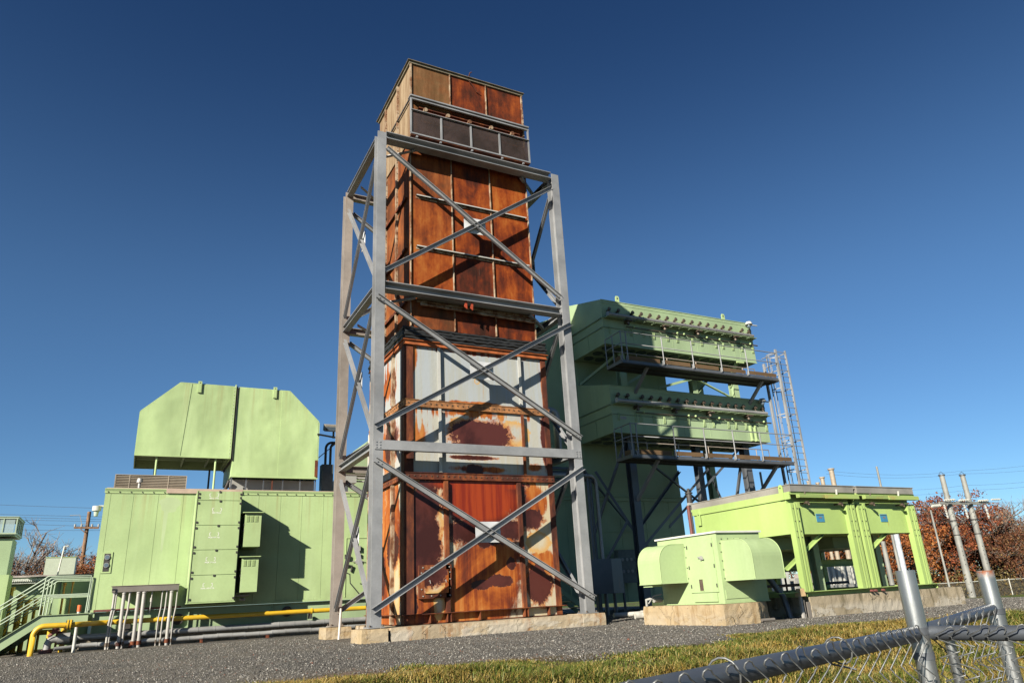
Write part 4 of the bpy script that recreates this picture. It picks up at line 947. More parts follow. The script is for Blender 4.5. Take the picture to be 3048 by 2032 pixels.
UB = deckbox(11.10, 13.19, 12.31, 11.87, 'upper_deck_box'); LBX = deckbox(7.14, 9.19, 8.34, 7.92, 'lower_deck_box')
KX = (17.7, 18.2, 18.98, 19.47, 19.97, 20.48, 20.97, 21.47, 21.96, 22.46, 22.96, 23.45, 23.95, 24.42, 24.91, 25.67, 26.16)
for box, zr, in ((UB, 0.), (LBX, -3.95)):
    b = MB(); b.tube([(17.55, 23.72, 12.40+zr), (26.22, 23.72, 12.40+zr)], .085, 14); b.cyl((17.5, 23.72, 12.40+zr), (17.6, 23.72, 12.40+zr), .12, 14)
    H = b.build('header_pipe', PIPE if zr else simple('steel_header', (.30, .29, .28), .45, .4), box)
    for i in range(17):
        b = MB(); b.box(17.46+i*.53, 17.46+i*.53+(.45 if i else .5), 23.64, YS-.051, 12.285+zr, 12.30+zr); b.build('shelf_plate', GREEND, box)
    b = MB()
    for x in np.arange(17.7, 26.2, 1.03): b.box(x-.02, x+.02, 23.72, YS-.001, 12.37+zr, 12.40+zr)
    b.build('pipe_hangers', BROWNM, H)
    for x in KX:
        b = MB(); b.cyl((x, YS-.001, 12.66+zr), (x, YS-.16, 12.70+zr), .045, 8); b.cyl((x, YS-.15, 12.70+zr), (x+.01, YS-.21, 12.71+zr), .085, 12)
        b.tube([(x, YS-.12, 12.68+zr), (x-.02, YS-.16, 12.56+zr), (x, 23.74, 12.42+zr)], .022, 6); b.build('valve', BROWNM, H)
    for x in (18.6, 20.68, 22.66, 25.02):
        b = MB(); b.cyl((x, YS-.001, 12.16+zr), (x, YS-.13, 12.16+zr), .03, 8); b.box(x-.13, x+.15, YS-.42, YS-.12, 12.18+zr, 12.24+zr); b.cyl((x, YS-.26, 12.04+zr), (x, YS-.26, 12.179+zr), .07, 10)
        b.build('instrument_box', BROWNM, box)
    b = MB(); b.tube([(18.6, YS-.1, 12.0+zr), (26.5, YS-.1, 12.0+zr)], .022, 6)
    b.tube([(26.3, YS-.1, 12.0+zr), (26.6, YS-.1, 12.0+zr)], .035, 8)
    b.build('instrument_line', BROWNM, box)
    b = MB()
    for x in (19.0, 21.5, 21.9, 23.3, 24.1, 25.45, 26.1): b.sphere((x, YS-.13, 12.03+zr), .055, 8, 5); b.box(x-.02, x+.02, YS-.1, YS-.001, 12.0+zr, 12.03+zr)
    b.build('line_clips', GREENT, box)
    for x in (17.72, 18.62, 18.89, 19.6, 20.15, 20.95, 21.52, 22.43, 22.99, 23.89, 24.35, 24.97, 25.57, 26.29):
        b = MB()
        for dx in (-.035, .035): b.tube([(x+dx, YS-.001, 11.92+zr), (x+dx, YS-.05, 11.90+zr), (x+dx, YS-.05, 11.64+zr), (x+dx, YS-.001, 11.60+zr)], .014, 6)
        b.build('hinge_hook', GREENT, box)
    b = MB(); b.tube([(26.1, 24.05, 13.02+zr), (26.1, 23.8, 13.10+zr), (26.0, 23.66, 13.10+zr)], .03, 8); b.cyl((26.0, 23.66, 12.96+zr), (26.0, 23.66, 13.10+zr), .19, 16, .13); b.tube([(26.1, 23.75, 13.0+zr), (26.65, 23.75, 13.02+zr)], .03, 8); b.build('lamp_shade', WHITE if not zr else PIPE, box)
    b = MB(); b.sphere((26.0, 23.66, 12.90+zr), .10, 10, 6, (1, 1, 1.2)); b.build('lamp_globe', GLASS, box)
for x in (18.35, 24.72):
    b = MB(); b.prism([(x-.10, 13.19), (x-.10, 13.42), (x-.06, 13.50), (x+.06, 13.50), (x+.10, 13.42), (x+.10, 13.19)], 'y', YS+.01, YS+.05); L_ = b.build('lifting_lug', GREENT, UB)
    b = MB(); b.cyl((x, YS+.004, 13.38), (x, YS+.009, 13.38), .04, 12); b.build('eye', DARK, L_)
b = MB(); b.box(17.78, 18.12, YS-.012, YS-.001, 7.72, 7.84); b.build('name_plate', GREYBOX, LBX)
b = MB(); b.box(25.20, 25.27, YS-.10, YS-.001, 7.2, 7.86); b.box(25.48, 25.54, YS-.10, YS-.001, 7.2, 7.86); b.box(25.16, 25.30, YS-.14, YS-.001, 7.12, 7.2); b.box(25.44, 25.58, YS-.14, YS-.001, 7.12, 7.2); b.build('drain_box', GREENT, LBX)
b = MB(); b.box(25.10, 25.55, 23.95, 24.02, 10.98, 11.07); b.bar((25.2, 24.1, 11.05), (25.2, 24.8, 10.2), .2, .04); b.build('bracket', GREENT, UB)
# frame
for (x, y) in ((18.75, 24.85), (25.5, 24.85), (18.75, 27.3), (25.5, 27.3)):
    if x < 22 and y > 26: continue
    for z0, z1, m in ((.2, 7.13, STEELD), (9.45 if y < 26 else 4.2, 11.09, GREEND)):
        if y > 26: z0, z1, m = (.2, 11.08, GREEND) if z0 > .3 else (0, 0, None)
        if m is None: continue
        b = MB(); b.ibeam((x, y, z0), (x, y, z1), .34, .34, (0, 1, 0), .025, .018); b.build('column', m, cs)
b = MB(); b.ibeam((23.0, 25.4, 4.2), (23.0, 25.4, 7.13), .3, .3, (0, 1, 0)); b.build('column', STEELD, cs)
b = MB(); b.ibeam((23.4, 25.4, 9.4), (23.4, 25.4, 11.09), .3, .3, (0, 1, 0)); b.build('column', GREEND, cs)
for p, q in (((23.2, 24.9, 5.9), (18.9, 24.9, 2.4)), ((23.45, 25.3, 5.9), (24.6, 25.3, 3.2)), ((25.3, 24.9, 6.9), (20.5, 24.9, 3.3)), ((18.9, 24.9, 6.6), (23.2, 24.9, 3.8)), ((18.6, 24.9, 6.9), (17.4, 26.4, 2.8)), ((18.5, 25.1, 3.6), (16.9, 26.3, .6)),
             ((25.45, 24.9, 6.8), (25.4, 26.4, 3.0)), ((17.6, 26.0, 5.8), (18.9, 24.9, 2.6)), ((17.2, 26.3, 5.9), (21.5, 26.3, 1.2)), ((18.8, 24.95, 3.2), (22.6, 26.3, 6.0)), ((19.0, 24.7, 2.3), (20.8, 24.7, .6))):
    b = MB(); b.angle(p, q, .11, .11, .014); b.build('brace', STEELD, cs)
for p, q in (((21.0, 25, 9.6), (25.3, 25, 10.9)), ((21.3, 25, 10.95), (25.3, 25, 9.5)), ((18.9, 24.9, 9.5), (21.5, 24.6, 10.95)), ((18.6, 25.0, 10.9), (17.6, 26.5, 9.9)), ((23.4, 25.4, 9.5), (24.9, 25.4, 10.9))):
    b = MB(); b.angle(p, q, .12, .12, .014); b.build('brace', GREEND, cs)
b = MB(); b.prism([(24.9, 10.75), (25.3, 10.75), (25.3, 10.2)], 'y', 24.66, 24.675); b.build('gusset_plate', GREENT, cs)
# platforms
for zd, nm in ((9.98, 'upper_platform'), (6.0, 'lower_platform')):
    b = MB(); b.box(17.32, 26.3, 22.74, 23.85, zd-.16, zd-.145)
    for x in np.arange(17.4, 26.3, .34): b.box(x, x+.03, 22.75, 23.84, zd-.144, zd-.03)
    for y in (22.74, 23.3, 23.82): b.box(17.3, 26.3, y-.02, y+.02, zd-.20, zd-.161)
    P_ = b.build(nm, simple('black_grating', (.05, .05, .05), .6, .3), cs)
    toe = [17.42, 19.38, 21.06, 22.70, 24.34, 26.28]
    for i in range(5):
        b = MB(); b.box(toe[i]+.10, toe[i+1]-.12, 22.70, 22.712, zd-.03, zd+.15); b.build('toe_plate', RUSTRAIL, P_)
    b = MB(); b.box(17.24, 17.252, 22.80, 23.2, zd-.03, zd+.15); b.build('toe_plate', RUSTRAIL, P_)
    b = MB(); b.box(17.26, 26.3, 22.72, 22.735, zd-.18, zd-.04); b.box(17.26, 17.275, 22.736, 23.85, zd-.18, zd-.04); b.build('edge_channel', STEELD, P_)
    zt = zd+1.20
    b = MB(); b.tube([(17.32, 23.85, zt), (17.28, 22.75, zt), (17.28, 22.68, zt)], .024, 8); b.tube([(17.28, 22.68, zt), (26.4, 22.68, zt)], .024, 8)
    b.tube([(17.28, 23.85, zt-.52), (17.28, 22.68, zt-.52), (26.4, 22.68, zt-.50)], .022, 8)
    b.tube([(26.4, 22.68, zt), (26.4, 23.6, zt)], .022, 8); b.tube([(26.4, 22.68, zt-.5), (26.4, 23.6, zt-.5)], .022, 8)
    b.build('guard_rail', STEEL, P_)
    for x in (17.28, 17.55, 19.46, 21.12, 22.76, 24.38):
        b = MB(); b.cyl((x, 22.68, zd-.06), (x, 22.68, zt-.0), .028, 8); b.box(x-.07, x+.03, 22.695, 22.72, zd-.1, zd+.12); b.build('rail_post', STEEL, P_)
    for y in (23.3, 23.82):
        b = MB(); b.cyl((17.28, y, zd-.16), (17.28, y, zt), .024, 8); b.build('rail_post', STEEL, P_)
    RR = galv('rusty_kick_rail', (.40, .33, .27), rust=1.2) if zd > 9 else RR
    b = MB(); b.tube([(17.6, 23.8, zd+.70), (26.0, 23.8, zd+.70), (26.0, 23.8, zd)], .022, 8); b.build('inner_rail', RR, P_)
    for x in (18.9, 20.6, 22.3, 23.9, 25.2):
        b = MB(); b.cyl((x, 23.8, zd-.02), (x, 23.8, zd+.69), .022, 8); b.build('rail_post', RR, P_)
    for x in (18.7, 25.45):
        b = MB(); b.angle((x, 22.95, zd-.2), (x, 24.66, zd-1.62), .12, .12, .014); b.build('bracket_strut', STEEL, P_)
# caged ladder
ld = thing('caged_ladder', 'tall galvanized ladder with safety cage at the right end of the green decks', 'ladder', (26.75, 22.9, 0))
for x in (26.43, 27.05):
    b = MB(); b.box(x-.03 if x > 27 else x-.07, x+.03, 22.66, 22.74, .1, 11.38); b.build('side_rail', STEEL, ld)
for z in np.arange(.6, 11.3, .305):
    b = MB(); b.cyl((26.461, 22.7, z), (27.019, 22.7, z), .016, 6); b.build('rung', STEEL, ld)
def hoop(z, r=.38):
    return [(26.44, 22.75, z), (26.38, 23.0, z)]+[(26.74+r*math.cos(a), 23.12+r*math.sin(a), z) for a in [R(180-i*18) for i in range(11)]]+[(27.06, 23.0, z), (27.05, 22.75, z)]
for z in (11.25, 10.35, 9.5, 8.25, 7.0, 5.65):
    b = MB(); hp = hoop(z)
    for i in range(len(hp)-1): b.bar(hp[i], hp[i+1], .008, .05)
    b.build('cage_hoop', STEEL, ld)
for a in (180, 144, 108, 72, 36, 0):
    x, y = 26.74+.37*math.cos(R(a)), 23.12+.37*math.sin(R(a))
    b = MB(); b.bar((x, y, 3.2), (x, y, 11.25), .035, .008, (1, 0, 0)); b.build('cage_bar', STEEL, ld)
b = MB(); b.ibeam((26.36, 23.5, 4.9), (26.36, 23.5, 10.9), .1, .1, (0, 1, 0), .01, .01); b.build('standoff_post', STEEL, ld)
for z in (9.9, 6.0):
    b = MB(); b.bar((26.3, 23.5, z-.1), (26.3, 22.75, z-.1), .05, .06); b.build('standoff', STEEL, ld)

# shaded plant at the foot
tk = thing('pipe_shroud', 'grey faceted sheet metal shroud standing in deep shade right of the steel frame', 'shroud', (15.8, 22.9, 0))
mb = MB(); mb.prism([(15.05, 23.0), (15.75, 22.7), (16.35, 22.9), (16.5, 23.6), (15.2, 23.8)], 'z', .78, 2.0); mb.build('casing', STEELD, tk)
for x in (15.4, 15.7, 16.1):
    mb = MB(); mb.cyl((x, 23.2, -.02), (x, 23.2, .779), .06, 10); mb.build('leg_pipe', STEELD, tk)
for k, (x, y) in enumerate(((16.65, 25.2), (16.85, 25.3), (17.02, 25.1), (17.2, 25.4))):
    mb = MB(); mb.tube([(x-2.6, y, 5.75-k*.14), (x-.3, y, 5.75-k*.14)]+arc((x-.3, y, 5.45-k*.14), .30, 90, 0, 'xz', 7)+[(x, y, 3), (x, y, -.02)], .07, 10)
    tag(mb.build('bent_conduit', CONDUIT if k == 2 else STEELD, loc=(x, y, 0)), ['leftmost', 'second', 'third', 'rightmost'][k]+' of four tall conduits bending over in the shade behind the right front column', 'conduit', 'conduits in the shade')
mb = MB(); mb.tube([(13.3, 24.2, 7.9), (14.5, 24.2, 7.9)]+arc((14.5, 24.2, 7.65), .25, 90, 0, 'xz', 6)+[(14.75, 24.2, 6.3)]+arc((14.5, 24.2, 6.3), .25, 0, -90, 'xz', 6)+[(12.0, 24.2, 6.05)], .15, 14)
tag(mb.build('duct_pipe', PIPE, loc=(14, 24.2, 6)), 'fat silver pipe looping down behind the right front column of the frame', 'pipe')
mb = MB(); mb.box(18.35, 19.5, 25.9, 26.2, 1.15, 2.5); pn = mb.build('gauge_board', simple('board_dark', (.10, .13, .12), .5), loc=(18.9, 26, 1.15)); tag(pn, 'dark gauge board with two rows of white dials in the shade', 'gauge board')
mb = MB(); mb.box(18.5, 18.56, 25.95, 26.05, 0, 1.149); mb.box(19.3, 19.36, 25.95, 26.05, 0, 1.149); mb.build('stand', STEELD, pn)
for z in (2.1, 1.62):
    for x in (18.55, 18.78, 19.0, 19.25):
        mb = MB(); mb.cyl((x, 25.899, z), (x, 25.87, z), .07, 14); mb.build('dial', GREYBOX, pn)
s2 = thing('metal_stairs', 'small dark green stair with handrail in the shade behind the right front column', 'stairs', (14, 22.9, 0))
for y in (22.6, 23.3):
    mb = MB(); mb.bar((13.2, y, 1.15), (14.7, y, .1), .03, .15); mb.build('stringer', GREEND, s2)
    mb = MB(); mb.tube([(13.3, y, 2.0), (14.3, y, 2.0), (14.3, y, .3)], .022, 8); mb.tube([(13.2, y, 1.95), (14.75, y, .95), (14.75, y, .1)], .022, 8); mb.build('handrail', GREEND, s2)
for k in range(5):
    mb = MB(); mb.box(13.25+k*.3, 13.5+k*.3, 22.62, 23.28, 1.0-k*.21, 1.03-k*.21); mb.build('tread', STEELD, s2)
for k, (p, q, r, lb) in enumerate((((14.0, 19.2, .12), (16.2, 18.6, .14), .10, 'grey lagged pipe lying on gravel between the two concrete pads, nearest the lens'), ((15.2, 20.2, .16), (17.0, 19.8, .2), .07, 'thinner grey lagged pipe lying on gravel just behind the nearest one'), ((14.4, 20.9, .1), (17.5, 20.5, .12), .08, 'shaded lagged pipe at the back on the gravel between the pads'))):
    mb = MB(); n_ = 6
    for i in range(n_):
        a, b_ = V3(p).lerp(V3(q), i/n_), V3(p).lerp(V3(q), (i+1)/n_); w_ = rnd.uniform(-.02, .02); mb.cyl(a+V3((0, w_, w_)), b_+V3((0, w_, w_)), r, 12)
    tag(mb.build('lagged_pipe', simple('grey_lagging', (.55, .53, .47), .8, var=.3, sc=4), loc=p), lb, 'pipe')

# ================================================================ FAN UNIT
fu = thing('fan_unit', 'bright pale green ventilation unit with two rounded hoods on a concrete pad', 'ventilation unit', (13.0, 14.5, .44))
mb = MB(); mb.box(12.35, 13.75, 13.36, 15.60, .47, 2.04); mb.build('casing', GREENP, fu)
mb = MB(); mb.box(12.31, 13.79, 13.31, 15.66, 2.041, 2.085); mb.build('lid', simple('white_lid', (.60, .60, .55), .5, var=.06), fu)
mb = MB(); mb.box(12.33, 13.77, 13.34, 15.62, .445, .469); mb.build('base_rail', GREENP, fu)
def hood(path, a, b, axis, nm):
    """rounded hood: outline path extruded between a and b; thin shell, open underneath"""
    mb = MB(); mb.prism(path, axis, a, b); return mb.build(nm, GREENP, fu)
r = .42; xo = 11.52
pth = [(12.349, .97), (12.349, 1.88), (xo+r, 1.88)]+[(xo+r+r*math.cos(R(a)), 1.88-r+r*math.sin(R(a))) for a in range(100, 181, 10)]+[(xo, .97)]
HL = hood(pth, 14.56, 15.42, 'y', 'left_hood')
yo = 12.42
pth = [(13.359, .95), (13.359, 1.86), (yo+r, 1.86)]+[(yo+r+r*math.cos(R(a)), 1.86-r+r*math.sin(R(a))) for a in range(100, 181, 10)]+[(yo, .95)]
HR = hood(pth, 12.47, 13.40, 'x', 'right_hood')
for H_, P_, ax, ends in ((HL, [(q[0], q[1]) for q in [(12.34, .97), (12.34, 1.88), (xo+r, 1.88)]+[(xo+r+r*math.cos(R(a)), 1.88-r+r*math.sin(R(a))) for a in range(100, 181, 10)]+[(xo, .97)]], 'y', (14.56, 15.42)), (HR, pth, 'x', (12.47, 13.40))):
    for t_ in ends:
        mb = MB(); mb.tube([(u, t_, w) if ax == 'y' else (t_, u, w) for u, w in P_], .009, 6); mb.build('folded_edge', GREENT, H_)
for X in (HL, HR):
    for p in X.data.polygons: p.use_smooth = False
mb = MB()
for i, (u, w) in enumerate(pth[2:-1]): pass
mb.box(12.46, 12.469, 12.42, 13.359, .94, .965); mb.box(12.4, 13.42, 12.41, 12.419, .935, .96); mb.build('hood_rim', GREENP, HR)
mb = MB(); mb.box(11.50, 11.519, 14.55, 15.43, .955, .98); mb.box(11.50, 12.34, 14.54, 14.559, .955, .98); mb.box(11.56, 11.9, 15.0, 15.35, .90, .969); mb.build('hood_rim', GREENP, HL)
mb = MB(); mb.box(12.325, 12.349, 13.50, 14.46, .712, 1.95); D = mb.build('door', GREENP, fu)
mb = MB()
for y in (13.52, 14.42):
    for z in (1.78, 1.30, .86): mb.box(12.308, 12.3245, y-.012, y+.012, z-.04, z+.04)
mb.build('latch', DARK, D)
mb = MB(); mb.cyl((12.324, 13.93, 1.50), (12.29, 13.93, 1.50), .055, 10); mb.bar((12.285, 13.83, 1.47), (12.285, 14.03, 1.53), .02, .03); mb.build('handle', GREYBOX, D)
mb = MB(); mb.box(12.318, 12.3495, 13.56, 14.38, .50, .70); mb.build('kick_panel', GREENP, fu)
mb = MB(); mb.box(12.314, 12.3245, 13.97, 14.13, .74, 1.03); WN = mb.build('window_frame', GREENT, D)
mb = MB(); mb.box(12.310, 12.3135, 13.985, 14.115, .755, 1.015); mb.build('pane', simple('smoky_pane', (.10, .075, .06), .25), WN)
mb = MB(); mb.bolts([(12.349, y, z) for y in (14.52,) for z in (1.05, 1.3, 1.55, 1.8)], .014, (-1, 0, 0)); mb.bolts([(12.44+i*.0, 13.359, z) for i in (0,) for z in (1.0, 1.2, 1.4, 1.6, 1.8)]+[(x, 13.359, 1.90) for x in (12.5, 12.7, 12.9, 13.1, 13.3)], .014, (0, -1, 0)); mb.build('rivet_row', DARK, fu)
mb = MB(); mb.box(12.40, 13.1, 13.345, 13.3595, .55, .74); mb.build('access_panel', GREENP, fu)
mb = MB(); mb.tube([(14.05, 14.6, 1.05)]+arc((14.3, 14.0, .85), .25, 110, 20, 'xz', 6)+[(14.6, 13.7, .5), (14.62, 13.6, -.02)], .075, 12)
tag(mb.build('drain_pipe', STEELD, loc=(14.4, 13.8, 0)), 'dark flexible pipe dropping from the back of the pale green fan unit', 'pipe')
mb = MB(); mb.tube([(11.98, 15.85, .44), (11.98, 15.85, .60), (12.05, 15.75, .62), (12.35, 15.7, .62)], .035, 8); mb.tube([(12.0, 15.8, .5), (12.1, 15.7, .68), (12.3, 15.6, .72)], .018, 6); mb.cyl((12.1, 15.7, .58), (12.35, 15.7, .58), .06, 10)
tag(mb.build('pipe_fitting', GREYBOX, loc=(12.0, 15.8, .44)), 'tangle of small grey pipe fittings on the pad left of the fan unit', 'pipe fitting')
fp = thing('marker_post', 'short post with tan angular cap between the fan unit and the radiators', 'marker post', (14.72, 13.3, 0))
mb = MB(); mb.box(14.70, 14.76, 13.27, 13.33, -.02, .50); mb.build('post', CONDUIT, fp)
mb = MB(); mb.prism([(14.62, .50), (14.84, .50), (14.80, .68), (14.70, .68)], 'y', 13.2, 13.36); mb.build('cap', simple('tan_cap', (.55, .38, .20), .6), fp)
for x, h, lb in ((14.84, .42, 'thin rusty stub post just right of the tan capped post'), (14.98, .36, 'flat weathered board stub leaning near the radiator plinth')):
    mb = MB(); mb.box(x-.015 if h > .4 else x-.05, x+.015 if h > .4 else x+.06, 13.3, 13.33, -.02, h); tag(mb.build('stub_post', CHANNEL, loc=(x, 13.3, 0)), lb, 'stub post')
mb = MB(); mb.cyl((12.9, 12.86, .06), (13.25, 12.82, .06), .035, 8); tag(mb.build('pipe_offcut', CHANNEL, loc=(13, 12.85, 0)), 'short rusty pipe offcut lying at the foot of the fan pad', 'pipe')

# ================================================================ RADIATOR UNITS
ru = thing('radiator_unit', 'near yellow green radiator unit on slotted legs with long bright side panel', 'radiator unit', (16.15, 15.1, .47), 'pair of radiator units')
mb = MB(); mb.box(14.97, 17.33, 13.42, 17.0, 2.0, 3.02); mb.build('core_casing', GREENY, ru)
mb = MB(); mb.box(14.955, 17.37, 13.20, 17.05, 3.045, 3.215); mb.box(14.94, 17.40, 13.18, 17.07, 3.2155, 3.235); mb.build('top_frame', GREYTRIM, ru)
mb = MB(); mb.box(14.935, 17.44, 13.24, 17.06, 2.98, 3.044)
mb.box(14.935, 14.969, 13.25, 17.03, 2.86, 2.9795); mb.build('upper_rail', GREENY, ru)
PERF = NT('perforated_green'); pz = PERF.vor((26, 26, 26), 'F1', 'Distance', 0.0)
PERFM = PERF.fin(PERF.mix(PERF.sm(pz, .25, .45), (.10, .15, .05), PERF.mix(PERF.sm(PERF.noise((1.5, 1.5, 3), 4, .6), .5, .65, 0, .6), (.33, .43, .13), (.42, .29, .09))), .6)
for a, b_ in ((15.16, 16.10), (16.12, 17.42)):
    mb = MB(); mb.box(a, b_, 13.12 if a < 16 else 13.10, 13.235, 2.885 if a < 16 else 2.87, 2.975); mb.build('perforated_guard', PERFM, ru)
mb = MB(); mb.box(15.16, 17.10, 13.38, 13.419, 2.0, 2.66); mb.box(15.14, 17.12, 13.36, 13.4185, 1.985, 1.999)
mb.build('front_panel', GREENY, ru)
for x in (15.06, 17.2):
    mb = MB(); w2 = .13 if x < 16 else .15
    for p0, p1, yy in ((x-w2, x-.035, 13.26), (x+.005, x+.05, 13.25), (x+.085, x+w2, 13.25)):
        mb.box(p0, p1, yy, yy+.014, .60, 2.76); mb.box(p0, p0+.010, yy+.0145, 13.42, .60, 2.76); mb.box(p1-.010, p1, yy+.0145, 13.42, .60, 2.76)
    L1 = mb.build('leg', GREENY, ru)
    mb = MB(); mb.bolts([(x-.07, 13.26, z) for z in (2.62, 2.3, 2.05, 1.9)]+[(x+.07, 13.25, z) for z in (2.62, 2.3, 2.05, 1.9)], .014, (0, -1, 0)); mb.build('bolt_row', DARK, L1)
for x in (15.06, 17.2):
    mb = MB(); mb.ibeam((x, 16.7, .6), (x, 16.7, 2.0), .16, .16, (0, 1, 0), .012, .01); mb.build('leg', GREENY, ru)
mb = MB(); mb.ibeam((16.65, 14.3, .48), (16.65, 14.3, 2.0), .22, .22, (0, 1, 0), .015, .012); mb.build('centre_post', GREEND, ru)
mb = MB(); mb.chan((15.0, 16.7, 1.25), (17.3, 16.7, 1.25), .08, .22); mb.build('cross_beam', GREENY, ru)
mb = MB(); mb.chan((15.0, 15.2, 1.30), (17.3, 15.2, 1.30), .08, .20); mb.build('cross_beam', GREENY, ru)
for p, q in (((14.62, 13.52, 1.10), (16.22, 13.52, 1.99)), ((16.7, 15.15, 1.7), (17.2, 15.15, 1.36)), ((17.0, 16.6, 1.4), (16.4, 16.6, 1.95))):
    mb = MB(); mb.angle(p, q, .08, .08, .01); mb.build('diagonal_brace', GREENY, ru)
mb = MB(); mb.prism([(16.22, 1.90), (16.30, 2.0), (16.34, 1.88)], 'y', 13.75, 13.77); mb.build('gusset_plate', GREENY, ru)
mb = MB(); mb.box(15.2, 17.1, 14.5, 16.8, 1.70, 1.99); mb.box(15.18, 17.12, 14.48, 16.82, 1.68, 1.699); mb.build('fan_plenum', GREEND, ru)
mb = MB(); mb.box(15.3, 17.2, 16.9, 16.95, 1.32, 1.85); mb.build('rear_panel', GREEND, ru)
mb = MB(); mb.box(15.93, 16.22, 13.368, 13.3795, 2.29, 2.50); SG = mb.build('blue_sign', BLUE, ru)
mb = MB(); mb.box(15.94, 16.21, 13.3655, 13.3678, 2.463, 2.478); mb.build('sign_line', DARK, SG)
mb = MB(); mb.prism([(16.08+.06*math.cos(R(a)), 2.405+.02*math.sin(R(a))) for a in range(0, 360, 30)], 'y', 13.3655, 13.3678); mb.build('sign_mark', simple('worn_brown_mark', (.22, .15, .11), .7, var=.4, sc=30), SG)
for x, z in ((15.45, 2.76), (16.72, 2.74)):
    mb = MB(); mb.cyl((x, 13.38, z), (x, 13.2, z-.0), .025, 8); mb.cyl((x, 13.2, z), (x, 13.13, z-.01), .045, 10); mb.sphere((x+.02, 13.14, z-.05), .03, 8, 5); mb.build('valve_knob', BROWNM, ru)
mb = MB(); mb.cyl((16.62, 13.16, 2.975), (16.60, 13.12, 3.11), .025, 8, .03); mb.build('spray_tip', WHITE, ru)
mb = MB(); mb.cyl((15.42, 13.16, 2.975), (15.42, 13.16, 3.03), .02, 8); mb.build('cap_nut', BROWNM, ru)
for y, z0 in ((13.49, 2.86), (16.75, 2.55)):
    mb = MB(); mb.prism([(y-.07, z0), (y-.07, z0+.33), (y-.03, z0+.39), (y+.03, z0+.39), (y+.07, z0+.33), (y+.07, z0)], 'x', 14.915, 14.934); LG = mb.build('lifting_lug', GREENY, ru)
    mb = MB(); mb.cyl((14.914, y, z0+.31), (14.91, y, z0+.31), .022, 10); mb.build('eye', DARK, LG)
r2 = copy_tree(ru, None, (2.56, 0, 0))
r2['label'] = 'far yellow green radiator unit at the right end of the concrete plinth'
mb = MB(); mb.box(14.0, 20.25, 13.26, 13.46, .585, .60); mb.box(15.05, 20.25, 13.44, 13.455, .475, .5845); mb.box(14.0, 20.25, 17.0, 17.03, .475, .60)
mb.box(15.0, 15.02, 13.3155, 16.99, .475, .60); mb.box(20.2, 20.22, 13.3155, 16.99, .475, .60); SK = mb.build('base_frame', GREENY, loc=(17.6, 15.2, .47)); tag(SK, 'low green steel base frame under both radiator units', 'base frame')
for x in (17.3, 17.45, 17.75): mb = MB(); mb.cyl((x, 13.26, .52), (x, 13.18, .52), .03, 8); mb.build('drain_plug', MAROON, SK)
# pipework under the radiators
for k, (pts, r_, lb) in enumerate((
    ([(14.2, 15.6, 1.05), (15.9, 15.6, 1.02), (16.1, 15.6, 1.12), (16.15, 15.6, 1.4)], .07, 'dark bent pipe running under the near radiator unit, uppermost'),
    ([(14.0, 15.9, .75), (19.8, 15.9, .75)], .04, 'long dark pipe low under both radiator units'),
    ([(14.1, 16.3, .9), (15.5, 16.3, .9), (15.5, 16.3, .47)], .05, 'short dark elbow pipe under the left end of the near radiator unit'))):
    mb = MB(); mb.tube(pts, r_, 8); tag(mb.build('dark_pipe', DARK, loc=pts[0]), lb, 'pipe')
for k, x in enumerate((14.35, 14.75, 15.4, 16.45, 17.35)):
    mb = MB(); mb.cyl((x, 16.1, .0), (x, 16.1, 1.1+.15*(k % 3)), .03, 8); tag(mb.build('upright_pipe', DARK, loc=(x, 16.1, 0)), ['leftmost', 'second', 'third', 'fourth', 'rightmost'][k]+' of five thin dark upright pipes under the radiator units', 'pipe', 'upright pipes under the radiators')
# red capped riser and vent at the left end of the radiators
mb = MB(); mb.cyl((15.05, 17.3, .4), (15.05, 17.3, 3.2), .05, 10); RV = mb.build('riser_pipe', MAROON, loc=(15.05, 17.3, .4)); tag(RV, 'dark red riser pipe at the back left corner of the near radiator', 'pipe')
mb = MB(); mb.cyl((15.05, 17.3, 3.25), (15.3, 17.25, 3.23), .05, 10); mb.cyl((15.3, 17.25, 3.23), (15.36, 17.24, 3.23), .075, 10); mb.build('valve_head', CONDUIT, RV)
bp = thing('breather_post', 'black breather vent on a thin post left of the radiators', 'breather vent', (17.5, 20, 0))
mb = MB(); mb.cyl((17.5, 20, 0), (17.5, 20, 3.7), .035, 8); mb.build('post', DARK, bp)
mb = MB(); mb.cyl((17.5, 20, 3.68), (17.5, 20, 4.0), .10, 12); mb.cyl((17.5, 20, 4.0), (17.5, 20, 4.04), .14, 12); mb.cyl((17.5, 20, 4.04), (17.5, 20, 4.18), .05, 10); mb.tube([(17.34, 20, 3.1), (17.34, 20, 3.4), (17.5, 20, 3.5)], .02, 6); mb.build('vent_head', DARK, bp)

